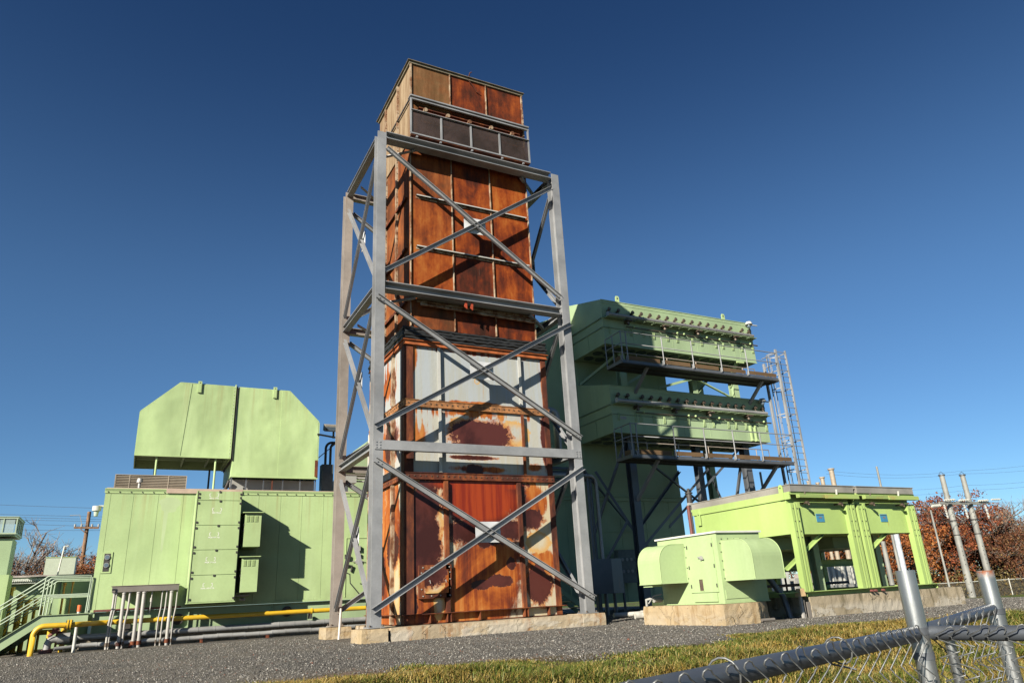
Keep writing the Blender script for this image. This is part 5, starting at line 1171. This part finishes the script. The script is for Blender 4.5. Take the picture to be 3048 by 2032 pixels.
# ================================================================ DISTANT YARD ON THE RIGHT
def pole(name, label, cat, x, y, z0, z1, r0_, r1_, mat, group=None, cap=False):
    p = thing(name, label, cat, (x, y, z0), group) if cap else None
    mb = MB(); mb.tube(line((x, y, z0), (x, y, z1), 8), r0_, 14, True, r1_)
    if not cap: return tag(mb.build(name, mat, loc=(x, y, z0)), label, cat, group)
    s = mb.build('shaft', mat, p); mb = MB()
    for z in np.arange(z0+1.2, z1-1, .42):
        a = 1.2 if int(z*10) % 2 else 4.0; mb.cyl((x+r0_*.9*math.cos(a), y+r0_*.9*math.sin(a), z), (x+(r0_+.12)*math.cos(a), y+(r0_+.12)*math.sin(a), z), .02, 5)
    mb.build('step_bolts', DARK, s)
    mb = MB()
    for zz_ in (z1-4.6, z1-6.0): mb.cyl((x, y, zz_), (x, y, zz_+.08), r0_*1.02, 14)
    mb.build('steel_band', DARK, s)
    mb = MB(); mb.tube([(x-.36, y, z1+.06), (x-.3, y, z1+.22), (x, y, z1+.36), (x+.3, y, z1+.22), (x+.36, y, z1+.06)], .022, 6); mb.cyl((x, y, z1-.05), (x, y, z1+.06), r1_*1.35, 12); mb.build('top_ring', STEELD, p)
    return p
POLEG = galv('grey_steel_pole', (.26, .26, .24), rust=.2, metal=.1, rough=.6)
DY = 45.0
pole('transmission_pole', 'left one of two tall grey steel poles with step bolts above the autumn trees', 'utility pole', 73.25, DY, -1.7, 10.35, .34, .24, POLEG, 'pair of steel transmission poles', True)
pole('transmission_pole', 'right one of two tall grey steel poles with step bolts above the autumn trees', 'utility pole', 76.8, DY, -1.7, 10.45, .34, .24, POLEG, 'pair of steel transmission poles', True)
ca = thing('crossarm', 'horizontal steel crossarm with white insulators tied across the two tall grey poles', 'crossarm', (75, DY-.4, 7.5))
mb = MB(); mb.bar((71.0, DY-.45, 7.48), (79.4, DY-.45, 7.56), .12, .22); mb.bar((71.0, DY+.45, 7.48), (79.4, DY+.45, 7.56), .12, .18); mb.build('arm', POLEG, ca)
def insul(p, q, r, nm='insulator', mat=WHITE, par=None):
    mb = MB(); p, q = V3(p), V3(q); n_ = 9
    for i in range(n_): mb.cyl(p.lerp(q, (i+.1)/n_), p.lerp(q, (i+.75)/n_), r if i % 2 else r*.72, 8)
    return mb.build(nm, mat, par)
for x in (72.6, 75.0, 78.3): insul((x-.9, DY-.6, 7.72), (x+.9, DY-.6, 7.8), .12, par=ca)
for x in (71.6, 74.9, 78.5): insul((x, DY-.5, 7.3), (x+.12, DY-.5, 5.95), .12, par=ca)
insul((68.8, DY-1, 7.05), (70.3, DY-1, 7.15), .15, par=ca); insul((79.9, DY-.5, 7.9), (81.6, DY-.5, 7.95), .10, par=ca)
wr = thing('power_line', 'thin wires strung level between the tall poles and out of frame at right', 'power line', (75, DY, 6))
def wire(p, q, sag, r=.02, par=None, mat=WIREM, n=12):
    pts = [V3(p).lerp(V3(q), i/n)-V3((0, 0, sag*4*(i/n)*(1-i/n))) for i in range(n+1)]
    mb = MB(); mb.tube(pts, r, 5); return mb.build('wire', mat, par)
for z, dz in ((7.1, .1), (5.9, .2), (5.75, .3)): wire((62, DY-.6, z-.2), (78, DY-.6, z+dz), .3, .012, wr)
for z in (7.6, 5.95): wire((78, DY-.6, z), (110, DY-2, z+1.4), .5, .012, wr)
for z, zz_ in ((10.9, 13.5), (10.6, 12.6), (9.4, 11.2), (8.9, 10.6)): wire((56, DY, z-.6), (76.8, DY, z), .4, .009, wr); wire((76.8, DY, z), (112, DY+2, zz_+1.5), .5, .010, wr)
sj = MB(); sj.tube([(69.3, DY-1, 7.1), (70.3, DY-.8, 5.9), (72, DY-.7, 5.6)], .03, 6); sj.build('jumper', WIREM, wr)
pole('thin_mast', 'thin white mast standing in front of the red autumn trees', 'mast', 47.0, 30.2, -.8, 4.85, .07, .055, POLEG)
pole('grey_mast', 'tall slim grey mast rising above the gap between both radiators', 'mast', 61.9, 44, -1.2, 10.7, .14, .09, POLEG)
pole('grey_mast', 'short grey mast with a stub arm seen under the far radiator', 'mast', 41.2, 30, -.6, 2.9, .15, .13, POLEG)
pole('pale_post', 'pale round post rising behind the near fence post tip', 'post', 31.25, 22, -.3, 2.67, .12, .12, simple('pale_blue_post', (.44, .48, .52), .5, 0.))
for k, (x, z) in enumerate(((55.5, 10.3), (54.1, 9.5), (53.4, 9.0), (52.2, 9.1))):
    mb = MB(); mb.cyl((x, 44, 2), (x, 44, z), .22-.04*k, 12); mb.cyl((x, 44, z-.12), (x, 44, z), (.22-.04*k)*1.35, 12)
    tag(mb.build('bushing', simple('bushing_tan', (.33, .27, .20), .6), loc=(x, 44, 2)), ['tallest', 'second tallest', 'third', 'shortest and leftmost'][k]+' of four tan bushings showing above the radiator roof', 'bushing', 'bushings behind the radiators')
mb = MB(); mb.cyl((30.2, 28.5, 0), (30.2, 28.5, 6.6), .06, 8); tag(mb.build('grey_mast', POLEG, loc=(30.2, 28.5, 0)), 'thin grey rod between the deck braces against the sky', 'mast')
# switchgear seen between the radiator legs
tf = thing('transformer', 'pale grey finned transformer seen under the radiator units', 'transformer', (34, 29, -.4))
mb = MB(); mb.box(32.2, 36.0, 28.2, 29.8, -.4, 1.0); mb.build('tank', GREYBOX, tf)
for k in range(9):
    mb = MB(); mb.box(32.4+k*.42, 32.6+k*.42, 27.9, 28.199, .5, 1.55); mb.build('cooling_fin', WHITE, tf)
mb = MB(); mb.box(31.5, 37.5, 27.6, 27.75, .42, .56); mb.box(31.5, 31.7, 27.6, 27.75, -.4, .419); mb.box(37.3, 37.5, 27.6, 27.75, -.4, .419); mb.build('bus_frame', GREYBOX, tf)
for k, (x, y, w_, h_, m_) in enumerate(((27.6, 26, .7, 1.35, WHITE), (29.1, 26.4, .5, 1.0, GREYBOX), (30.4, 27, .8, 1.2, FARGREY), (38.6, 29.5, 1.0, 1.25, GREYBOX), (26.3, 25.5, .6, .9, WHITE))):
    mb = MB(); mb.box(x, x+w_, y, y+.6, -.4, h_); c_ = mb.build('switch_cabinet', m_, loc=(x, y, -.4)); tag(c_, ['tall white', 'small grey', 'brown grey', 'wide pale grey', 'low white'][k]+' switch cabinet in the yard seen beneath the radiators', 'cabinet', 'switch cabinets beyond the radiators')
    mb = MB(); mb.box(x+.05, x+w_-.05, y-.02, y-.001, -.2, h_-.12); mb.build('door', m_, c_)
# far fence
ff = thing('chain_link_fence', 'distant chain link fence with white posts along the tree line at right', 'fence', (80, 45, -1.6), 'far boundary fence')
mb = MB(); mb.bar((55, 45.6, -.02), (120, 44.4, -.15), .07, .07); mb.build('top_rail', WHITE, ff)
for k in range(14):
    x = 56+k*4.85; y = 45.6-1.2*(x-55)/65; mb = MB(); mb.cyl((x, y, -1.85), (x, y, .05), .05, 6); mb.build('fence_post', WHITE, ff)
FM = NT('far_mesh'); FMM = FM.fin((.16, .15, .13), .6, .2, None, .3, .22)
mb = MB(); mb.bar((55, 45.62, -.9), (120, 44.42, -1.02), .004, 1.72); mb.build('wire_mesh', FMM, ff)

# ================================================================ TREES
def leafmat(name, a, b, c):
    n = NT(name); col, r_, g_, b_ = n.attr()
    cc = n.mix(n.sm(r_, .2, .8), a, b); cc = n.mix(n.sm(g_, .75, 1.0), cc, c)
    n.t.nodes.remove(n.b) if False else None
    return n.fin(cc, .7, 0, None, .25)
LRED = leafmat('red_oak_leaves', (.10, .026, .012), (.22, .056, .020), (.28, .12, .04))
LORG = leafmat('orange_leaves', (.15, .042, .012), (.29, .088, .02), (.36, .16, .045))
LBRN = leafmat('brown_leaves', (.075, .028, .014), (.15, .055, .024), (.19, .115, .042))
LOLV = leafmat('olive_scrub_leaves', (.075, .055, .02), (.16, .11, .035), (.20, .18, .06))
def tree(name, label, x, y, z, h, cr, mat, nleaf, seed, group, leaf=.20, twigs=True, spread=.55, lean=0.0, cz=.62, twig_r=.018):
    rg = random.Random(seed); ng = np.random.RandomState(seed)
    h *= 1.24; root = thing(name, label, 'tree', (x, y, z), group)
    tb, wb, tips = MB(), MB(), []
    def grow(p, d, L, r_, lev):
        n_ = 4; pts = [p]; q = p.copy(); dd = d.copy()
        for i in range(n_):
            dd = (dd+V3((rg.gauss(0, .13), rg.gauss(0, .13), rg.gauss(.03, .09)))).normalized(); q = q+dd*(L/n_); pts.append(q.copy())
        (tb if lev < 3 else wb).tube(pts, r_, 6 if lev < 2 else (4 if lev < 3 else 3), False, r_*.6)
        if lev >= 2: tips.extend(pts[2:])
        if lev < (5 if twigs else 4):
            for k in range(rg.choice((3, 3, 4)) if lev < 4 else 3):
                t = rg.uniform(.4, 1.0); b_ = pts[min(n_, int(t*n_)+0)]
                nd = (dd*(1-spread)+V3((rg.gauss(0, 1), rg.gauss(0, 1), rg.gauss(.25, .6))).normalized()*spread).normalized()
                grow(b_, nd, L*rg.uniform(.55, .78), max(r_*.56, twig_r*.55), lev+1)
    L0 = h*.34; r0_ = h*.022
    grow(V3((x, y, z-.3)), V3((lean, 0, 1)).normalized(), L0, r0_, 0)
    for k in range(4):
        a = k*1.6+rg.random(); grow(V3((x, y, z+L0*rg.uniform(.45, .9))), V3((math.cos(a)*.8, math.sin(a)*.8, .75)).normalized(), h*.26, r0_*.55, 1)
    tb.build('trunk', BARK, root)
    if wb.v: wb.build('twigs', TWIG, root)
    if nleaf:
        T_ = np.array([tuple(t) for t in tips]); c0 = np.array([x, y, z+h*cz])
        # clump centres near the branch tips, thinned inside, leaves scattered around each
        nc = max(12, nleaf//45); cen = T_[ng.randint(0, len(T_), nc)]+ng.normal(0, cr*.07, (nc, 3))
        P = cen[ng.randint(0, nc, nleaf)]+ng.normal(0, 1, (nleaf, 3))*np.array([1, 1, .7])*(.085*cr+.10)
        a = ng.normal(0, 1, (nleaf, 3)); a /= np.linalg.norm(a, axis=1)[:, None]; b_ = np.cross(a, ng.normal(0, 1, (nleaf, 3))); b_ /= np.linalg.norm(b_, axis=1)[:, None]
        s_ = (leaf*ng.uniform(.5, 1.2, nleaf))[:, None]*.5
        V = np.stack([P-a*s_, P-b_*s_*.6, P+a*s_, P+b_*s_*.6], 1).reshape(-1, 3)
        F = np.arange(nleaf*4).reshape(-1, 4); ct = np.repeat(ng.uniform(0, 1, nleaf), 4); cg = np.repeat(ng.uniform(0, 1, nleaf), 4)
        nmesh('crown', V-np.array([x, y, z]), F, mat, np.stack([ct, cg, cg], 1), parent=root)
    return root
GR, GL_ = 'autumn trees at right', 'autumn trees at left'
def zt(yimg): return yimg
tree('oak_tree', 'broad red brown oak behind the left tall steel pole', 80.5, 52, -1.6, 12.5, 4.2, LRED, 11000, 11, GR, .30)
tree('oak_tree', 'red brown oak behind the right tall steel pole', 86.5, 52, -1.6, 12.3, 3.8, LRED, 10000, 12, GR, .30)
tree('maple_tree', 'bright orange maple seen between the two radiator end legs', 68.5, 50, -1.5, 9.5, 3.2, LORG, 13000, 13, GR, .27)
tree('maple_tree', 'orange maple just right of the far radiator leg', 74.0, 51, -1.5, 10.0, 3.0, LORG, 11000, 14, GR, .27)
tree('maple_tree', 'low orange maple seen under the near radiator unit', 60.0, 50, -1.4, 7.0, 2.6, LORG, 9000, 15, GR, .27)
tree('bare_tree', 'grey bare topped tree with few leaves right of the tall poles', 93.0, 52, -1.6, 13.2, 4.2, LRED, 1100, 16, GR, .22, twig_r=.036)
tree('bare_tree', 'pale bare tree at the far right picture edge', 98.5, 53, -1.6, 12.8, 3.6, LRED, 1500, 17, GR, .22, twig_r=.036)
tree('bare_tree', 'leafless grey tree beyond the right picture edge', 104, 53, -1.6, 12, 3.6, LBRN, 1800, 18, GR, .24, twig_r=.036)
tree('thicket_tree', 'brown thicket tree with dull leaves under the right steel pole', 84.5, 48.5, -1.6, 8.5, 3.4, LBRN, 10000, 19, GR, .26)
tree('thicket_tree', 'brown thicket tree right of the right steel pole', 90.5, 49, -1.6, 9.3, 3.4, LBRN, 9000, 20, GR, .26)
tree('thicket_tree', 'rusty leaved thicket tree at the lower right edge', 97.0, 49, -1.6, 9.0, 3.4, LBRN, 10000, 21, GR, .26)
tree('thicket_tree', 'reddish thicket tree left of the left steel pole', 77.5, 48.5, -1.6, 7.6, 3.0, LRED, 9000, 22, GR, .26)
tree('oak_tree', 'red oak at the extreme right cut by the picture edge', 103, 50, -1.6, 9.5, 3.6, LRED, 9000, 23, GR, .28)
def scrub(name, label, x0, x1, y, z, h, mat, n, seed, leaf=.2):
    ng = np.random.RandomState(seed); P = np.stack([ng.uniform(x0, x1, n), y+ng.normal(0, .8, n), z+np.abs(ng.normal(0, .42, n))*h], 1); P[:, 2] = np.minimum(P[:, 2], z+h*(1+.25*np.sin(P[:, 0]*1.1)))
    a = ng.normal(0, 1, (n, 3)); a /= np.linalg.norm(a, axis=1)[:, None]; b_ = np.cross(a, ng.normal(0, 1, (n, 3))); b_ /= np.linalg.norm(b_, axis=1)[:, None]
    s_ = (leaf*ng.uniform(.4, 1.2, n))[:, None]*.5; V = np.stack([P-a*s_, P-b_*s_*.5, P+a*s_, P+b_*s_*.5], 1).reshape(-1, 3)
    c_ = np.repeat(ng.uniform(0, 1, (n, 1)), 4, 0); o = nmesh(name, V-np.array([x0, y, z]), np.arange(n*4).reshape(-1, 4), mat, np.hstack([c_, c_, c_]), loc=(x0, y, z))
    return tag(o, label, 'scrub', None, 'stuff')
scrub('scrub', 'tangled olive brown scrub along the foot of the right tree line', 52, 112, 46.8, -1.7, 2.9, LOLV, 26000, 31, .26)
scrub('scrub', 'brown scrub at the foot of the far left trees', -22, 3, 58, -.1, 2.6, LBRN, 9000, 32, .24)
scrub('scrub', 'dense brown scrub behind the right tree line', 50, 125, 56, -1.7, 6.0, LBRN, 26000, 33, .40)
tree('bare_tree', 'leafless grey tree with spreading twigs behind the left sheds', -7.2, 66, 0, 9.4, 3.4, LRED, 250, 41, GL_, .2, twig_r=.026)
tree('bare_tree', 'leafless tree near the wooden utility pole at left', -5.0, 68, 0, 8.9, 3.0, LBRN, 300, 42, GL_, .2, twig_r=.026)
tree('oak_tree', 'dull red brown tree low behind the green cabin pillar', -8.5, 62, 0, 6.2, 2.6, LBRN, 9000, 43, GL_, .14)
tree('oak_tree', 'low dark red tree behind the pale roof cabinet', -5.8, 63, 0, 5.6, 2.6, LBRN, 8000, 44, GL_, .14)
tree('maple_tree', 'orange red maple beside the wooden utility pole', -2.6, 60, 0, 6.9, 2.0, LORG, 9000, 45, GL_, .14)
tree('bare_tree', 'leafless tree cut by the left picture edge', -10.5, 66, 0, 9.0, 3.2, LRED, 500, 46, GL_, .2, twig_r=.026)
# left utility pole
up = thing('utility_pole', 'brown wooden utility pole with crossarm at far left', 'utility pole', (-3.15, 60, 0))
mb = MB(); mb.tube(line((-3.15, 60, 0), (-3.15, 60, 8.15), 6), .16, 10, True, .12); mb.build('pole_shaft', WOODP, up)
mb = MB(); mb.bar((-3.95, 59.8, 7.02), (-2.4, 59.8, 7.0), .10, .13); mb.bar((-3.6, 59.75, 7.0), (-3.15, 59.75, 6.6), .04, .06); mb.build('pole_arm', WOODP, up)
for x in (-3.9, -3.5, -2.85, -2.45):
    mb = MB(); mb.cyl((x, 59.8, 7.08), (x, 59.8, 7.26), .06, 8); mb.build('insulator', GREYBOX, up)
mb = MB(); mb.tube([(-3.15, 59.7, 7.2), (-3.5, 59.7, 7.25), (-3.7, 59.7, 7.9), (-4.3, 59.7, 7.85)], .025, 6); mb.build('bracket_arm', GREYBOX, up)
wl = thing('power_line', 'bundle of sagging overhead wires crossing the sky at far left', 'power line', (-3.1, 60, 7.5))
for z, za_, sg in ((8.0, 8.25, .05), (7.85, 8.15, .1), (7.72, 7.95, .1), (7.3, 7.9, .15), (7.2, 7.45, .25), (8.6, 9.0, .1)): wire((3, 60, z-.3), (-16, 60.5, za_), sg, .010, wl)

# ================================================================ GRASS AND STONES
def visible(P, m=.12):
    d = P-np.array([0, 0, CZ]); r, u, f = (np.array(v) for v in (R_, U_, F_))
    w = d@f; X, Y = d@r/w*2107.2/1524, d@u/w*2107.2/1016
    return (w > .3) & (np.abs(X) < 1+m) & (np.abs(Y) < 1+m*2)
gzv = lambda x, y: -np.clip((8.2-y)*.092, 0, .62)-np.clip((x-25)*.031, 0, 1.6)
def grass():
    ng = np.random.RandomState(9); N = 1500000
    x = ng.uniform(-3, 30, N); y = 1.0+10.2*ng.uniform(0, 1, N)
    bx = np.interp(x, [-40, -2, .9, 2.5, 3.8, 4.9, 5.6, 6.6, 8.2, 10.3, 12.5, 14.4, 16.9, 22, 30], [8.2, 8.6, 9.6, 10.0, 9.9, 9.5, 8.6, 8.8, 9.3, 10.3, 10.4, 9.7, 9.2, 9.3, 9.8])
    wob = .25*np.sin(x*2.1)+.18*np.sin(x*5.3+1)+ng.normal(0, .16, N)
    cl = .5+.5*np.sin(x*2.3+1.3*np.sin(y*2.7))*np.sin(y*3.1+1.1*np.sin(x*1.9))
    k = (y < bx+wob) & (ng.uniform(0, 1, N) < .28+.72*cl)
    P = np.stack([x, y, gzv(x, y)], 1); k &= visible(P+np.array([0, 0, .05]))
    dist = np.hypot(x, y); k &= ng.uniform(0, 1, N) < np.clip(1.25-dist*.045, .35, 1)
    P = P[k]; cl = cl[k]; n_ = len(P); print('grass blades', n_)
    edge = np.clip((np.interp(P[:, 0], [-3, 2.5, 5.6, 10.3, 17, 30], [8.8, 10, 8.6, 10.3, 9.2, 9.8])-P[:, 1])/1.2, .35, 1)
    h = ng.uniform(.03, .15, n_)*(.5+.9*cl)*edge; a = ng.uniform(0, 2*math.pi, n_); lean = ng.uniform(.3, 1.7, n_)*h
    w = ng.uniform(.0018, .0042, n_)*(1+.08*np.hypot(P[:, 0], P[:, 1])); t = a+math.pi/2+ng.normal(0, .3, n_)
    dx, dy = np.cos(a)*lean, np.sin(a)*lean; wx, wy = np.cos(t)*w, np.sin(t)*w
    B = P; M_ = B+np.stack([dx*.35, dy*.35, h*.62], 1); T_ = B+np.stack([dx, dy, h*ng.uniform(.75, 1.05, n_)], 1); w2 = np.stack([wx, wy, wx*0], 1)
    V = np.stack([B-w2, B+w2, M_+w2*.8, T_, M_-w2*.8], 1).reshape(-1, 3)
    i = np.arange(n_)*5; F = np.concatenate([np.stack([i, i+1, i+2, i+4], 1), np.stack([i+4, i+2, i+3, i+3], 1)])
    F1 = np.stack([i, i+1, i+2, i+4], 1); F2 = np.stack([i+4, i+2, i+3], 1)
    # as triangles
    Ft = np.concatenate([F1[:, [0, 1, 2]], F1[:, [0, 2, 3]], F2])
    tone = np.clip(.5+.32*np.sin(P[:, 0]*1.1+2*np.sin(P[:, 1]*.9))*np.cos(P[:, 1]*1.7+P[:, 0]*.4)+.22*np.sin(P[:, 0]*4.3+P[:, 1]*3.1)+.2*np.sin(P[:, 0]*.6-P[:, 1]*1.3)+ng.normal(0, .28, n_), 0, 1)
    col = np.repeat(np.stack([tone, ng.uniform(0, 1, n_), ng.uniform(0, 1, n_)], 1), 5, 0)
    n = NT('grass_blades'); c, r_, g_, b_ = n.attr()
    cc = n.mix(n.sm(r_, .38, .74), (.085, .115, .014), (.27, .18, .042)); cc = n.mix(n.sm(g_, .68, 1.0, 0, .9), cc, (.44, .34, .13)); cc = n.mix(n.sm(b_, .8, 1.0, 0, .8), cc, (.05, .08, .012))
    o = nmesh('grass', V, Ft, n.fin(cc, .55, 0, None, .3), col); tag(o, 'tufty green and straw coloured grass on the near bank', 'grass', None, 'stuff')
grass()
def stones():
    ng = np.random.RandomState(4); N = 180000
    x = ng.uniform(-6, 32, N); y = 8.6+16*ng.uniform(0, 1, N)**1.5
    bx = np.interp(x, [-40, -2, .9, 2.5, 3.8, 4.9, 5.6, 6.6, 8.2, 10.3, 12.5, 14.4, 16.9, 22, 30], [8.2, 8.6, 9.6, 10.0, 9.9, 9.5, 8.6, 8.8, 9.3, 10.3, 10.4, 9.7, 9.2, 9.3, 9.8])
    k = (y > bx+ng.normal(.3, .3, N)); P = np.stack([x, y, gzv(x, y)], 1); k &= visible(P, .05)
    for (a, b, c, d) in ((4.9, 11.8, 17.5, 22.1), (11.9, 14.2, 12.9, 16.0), (15, 21.3, 13.25, 17.7)): k &= ~((x > a) & (x < b) & (y > c) & (y < d))
    P = P[k]; n_ = len(P); print('stones', n_)
    s = (ng.uniform(.005, .015, n_)*(1+.6*(ng.uniform(0, 1, n_) > .96)))[:, None, None]
    U = np.array([[1, 0, 0], [0, 1, 0], [-1, 0, 0], [0, -1, 0], [0, 0, .7], [0, 0, -.7]], float)
    rt = ng.uniform(0, 6.28, n_); c, q = np.cos(rt), np.sin(rt); J = U[None]+ng.normal(0, .25, (n_, 6, 3)); Jx = J[:, :, 0]*c[:, None]-J[:, :, 1]*q[:, None]; Jy = J[:, :, 0]*q[:, None]+J[:, :, 1]*c[:, None]
    V = (np.stack([Jx, Jy, J[:, :, 2]+.25], 2)*s+P[:, None, :]).reshape(-1, 3)
    T_ = np.array([[0, 1, 4], [1, 2, 4], [2, 3, 4], [3, 0, 4], [1, 0, 5], [2, 1, 5], [3, 2, 5], [0, 3, 5]]); F = (T_[None]+(np.arange(n_)*6)[:, None, None]).reshape(-1, 3)
    col = np.repeat(ng.uniform(0, 1, (n_, 3)), 6, 0)
    n = NT('crushed_stone'); cc, r_, g_, b_ = n.attr()
    m = n.ramp(r_, [(0, (.07, .066, .061)), (.55, (.155, .147, .135)), (.88, (.23, .216, .193)), (.965, (.38, .355, .31)), (1, (.52, .49, .44))]); m = n.mix(n.sm(g_, .985, .99), m, (.18, .075, .05))
    o = nmesh('crushed_stone', V, F, n.fin(m, .85, 0, None, .25), col); tag(o, 'loose dark grey crushed stones with a few pale chips', 'gravel', None, 'stuff')
stones()

# ================================================================ NEAR CHAIN LINK FENCE
FST = NT('near_fence_tube'); a_ = FST.noise((2, 2, 9), 5, .6); FTUBE = FST.fin(FST.mix(FST.sm(a_, .3, .7), (.085, .095, .115), (.15, .165, .185)), FST.sm(a_, .3, .7, .36, .52), .55, FST.bump(FST.noise(60, 3, .6), .1, .001), .5)
FSP = NT('near_fence_post'); a_ = FSP.noise((14, 14, 2), 5, .65); x_, y_, z_ = FSP.xyz()
rustp = FSP.mth('MULTIPLY', FSP.sm(z_, .815, .85), FSP.sm(x_, 2.9, 3.0)); rustp = FSP.mth('MULTIPLY', rustp, FSP.sm(FSP.noise(40, 4, .7), .35, .55))
FPOST = FSP.fin(FSP.mix(FSP.mth('MAXIMUM', rustp, FSP.sm(FSP.noise(30, 4, .7), .68, .75, 0, .5)), FSP.mix(FSP.sm(a_, .35, .7), (.42, .43, .43), (.60, .61, .60)), (.25, .08, .03)), FSP.sm(a_, .3, .7, .27, .38), FSP.mth('SUBTRACT', .88, FSP.mth('MULTIPLY', rustp, .88)), FSP.bump(FSP.noise(80, 3, .6), .15, .001), .5)
WG = simple('galvanized_wire', (.145, .15, .15), .45, .4, .4, 30)
nf = thing('chain_link_fence', 'close up chain link fence corner with galvanized rails and posts at lower right', 'fence', (2.35, 1.65, -.6))
RA0, RA1 = V3((2.30, 1.635, .668)), V3((1.346, 1.328, .672)); dA = (RA1-RA0).normalized(); RA1 = RA0+dA*3.2
P1 = V3((2.345, 1.65, 0)); P2 = V3((3.23, 1.905, 0))
dB = V3((.045, -.30, 0)).normalized()
def tube_post(p, z0, z1, r, nm, mat):
    mb = MB(); mb.tube([(p.x, p.y, z0), (p.x, p.y, z1-.004)], r, 32, True); o = mb.build(nm, mat, nf)
    mb = MB(); n_ = 32; b = 0   # open rim with dark bore
    for rr, zz_ in ((r, z1-.0038), (r, z1), (r-.004, z1), (r-.004, z1-.003)):
        for k in range(n_): mb.v.append((p.x+rr*math.cos(2*math.pi*k/n_), p.y+rr*math.sin(2*math.pi*k/n_), zz_))
    for j in range(3):
        for k in range(n_): mb.face([j*n_+k, j*n_+(k+1) % n_, (j+1)*n_+(k+1) % n_, (j+1)*n_+k])
    mb.build('rim', mat, o); return o
tube_post(P1, -.75, .866, .0305, 'fence_post', FPOST)
tube_post(P2, .60, .852, .0325, 'fence_post', FPOST); tube_post(P2+V3((.03, .012, 0)), -.75, .66, .028, 'fence_post', FPOST)
mb = MB(); mb.tube([RA0+dA*.0, RA1], .0235, 24); mb.build('top_rail', FTUBE, nf)
mb = MB(); mb.tube([V3((2.375, 1.625, .668)), V3((2.375, 1.625, .668))+dB*2.2], .0225, 24); mb.build('top_rail', FTUBE, nf)
mb = MB(); mb.tube([V3((2.40, 1.668, .672)), V3((3.20, 1.90, .70))], .022, 24); mb.build('top_rail', FTUBE, nf)
mb = MB(); mb.tube([(2.435, 1.60, -.7), (2.42, 1.60, .655)], .016, 16); mb.build('tension_bar', FPOST, nf)
for p, zz_ in ((P1, .60), (P1, .675), (P2, .69)):
    mb = MB(); mb.cyl((p.x, p.y, zz_-.011), (p.x, p.y, zz_+.011), .0325 if p is P1 else .036, 24); mb.build('brace_band', STEELD, nf)
def linkmesh(O, d, L, zt_, zb_, side, seed, s=.07):
    """woven wires: each wire zigzags, neighbours hook at the diamond corners, tops bent over into hooks"""
    rg = random.Random(seed); hz = s*.62; k = int(L/s); nv = side; mb = MB(); Z = V3((0, 0, 1))
    for i in range(k):
        pts = []; m = int((zt_-zb_)/hz); jt = rg.gauss(0, .0045)
        for j in range(m):
            e = j % 2; u = i*s+(s if e else 0); z = zt_-hz*(j+.9); o = -1 if e else 1
            pts += [O+d*(u-o*.006+jt)+nv*(.005*o)+Z*(z+.009), O+d*(u+o*.001+jt)+nv*(.002*o)+Z*(z+.003), O+d*(u-o*.003+jt)-nv*(.004*o)+Z*(z-.005)]
        top = O+d*(i*s+s*.80+jt)+Z*zt_; h = rg.uniform(-.007, .006)
        hook = [top+d*.004-nv*.002-Z*.016, top+d*.010-nv*.003-Z*(.004-h), top+d*.012+nv*.002+Z*(.004+h), top+d*.006+nv*.007+Z*(.009+h), top-d*.004+nv*.009+Z*(.006+h), top-d*.012+nv*.008-Z*.006]
        mb.tube(hook+pts, .0021, 7)
    return mb.build('wire_mesh', WG, nf)
nA = V3((dA.y, -dA.x, 0)); nA = nA if nA.dot(V3((-1, -1, 0))) > 0 else -nA
linkmesh(RA0+nA*.030-V3((0, 0, RA0.z)), dA, 3.0, .688, -.62, nA, 1, .085)
nB = V3((-1, -.1, 0)).normalized()
linkmesh(V3((2.375, 1.60, 0))+nB*.030, dB, 2.1, .686, -.62, nB, 2, .055)
dC = (P2-P1).normalized(); nC = -V3((-dC.y, dC.x, 0))
linkmesh(V3((2.40, 1.668, 0))+nC*.028, dC, .8, .698, -.62, nC, 3, .085)
for q in (.62, 1.22, 1.9):
    p = RA0+dA*q; mb = MB(); mb.tube([p+nA*(.034*math.cos(t))+V3((0, 0, .034*math.sin(t)))+dA*(t*.006) for t in [R(v) for v in range(-150, 260, 25)]]+[p+nA*.036+V3((0, 0, -.045))], .0024, 6); mb.build('tie_wire', WG, nf)
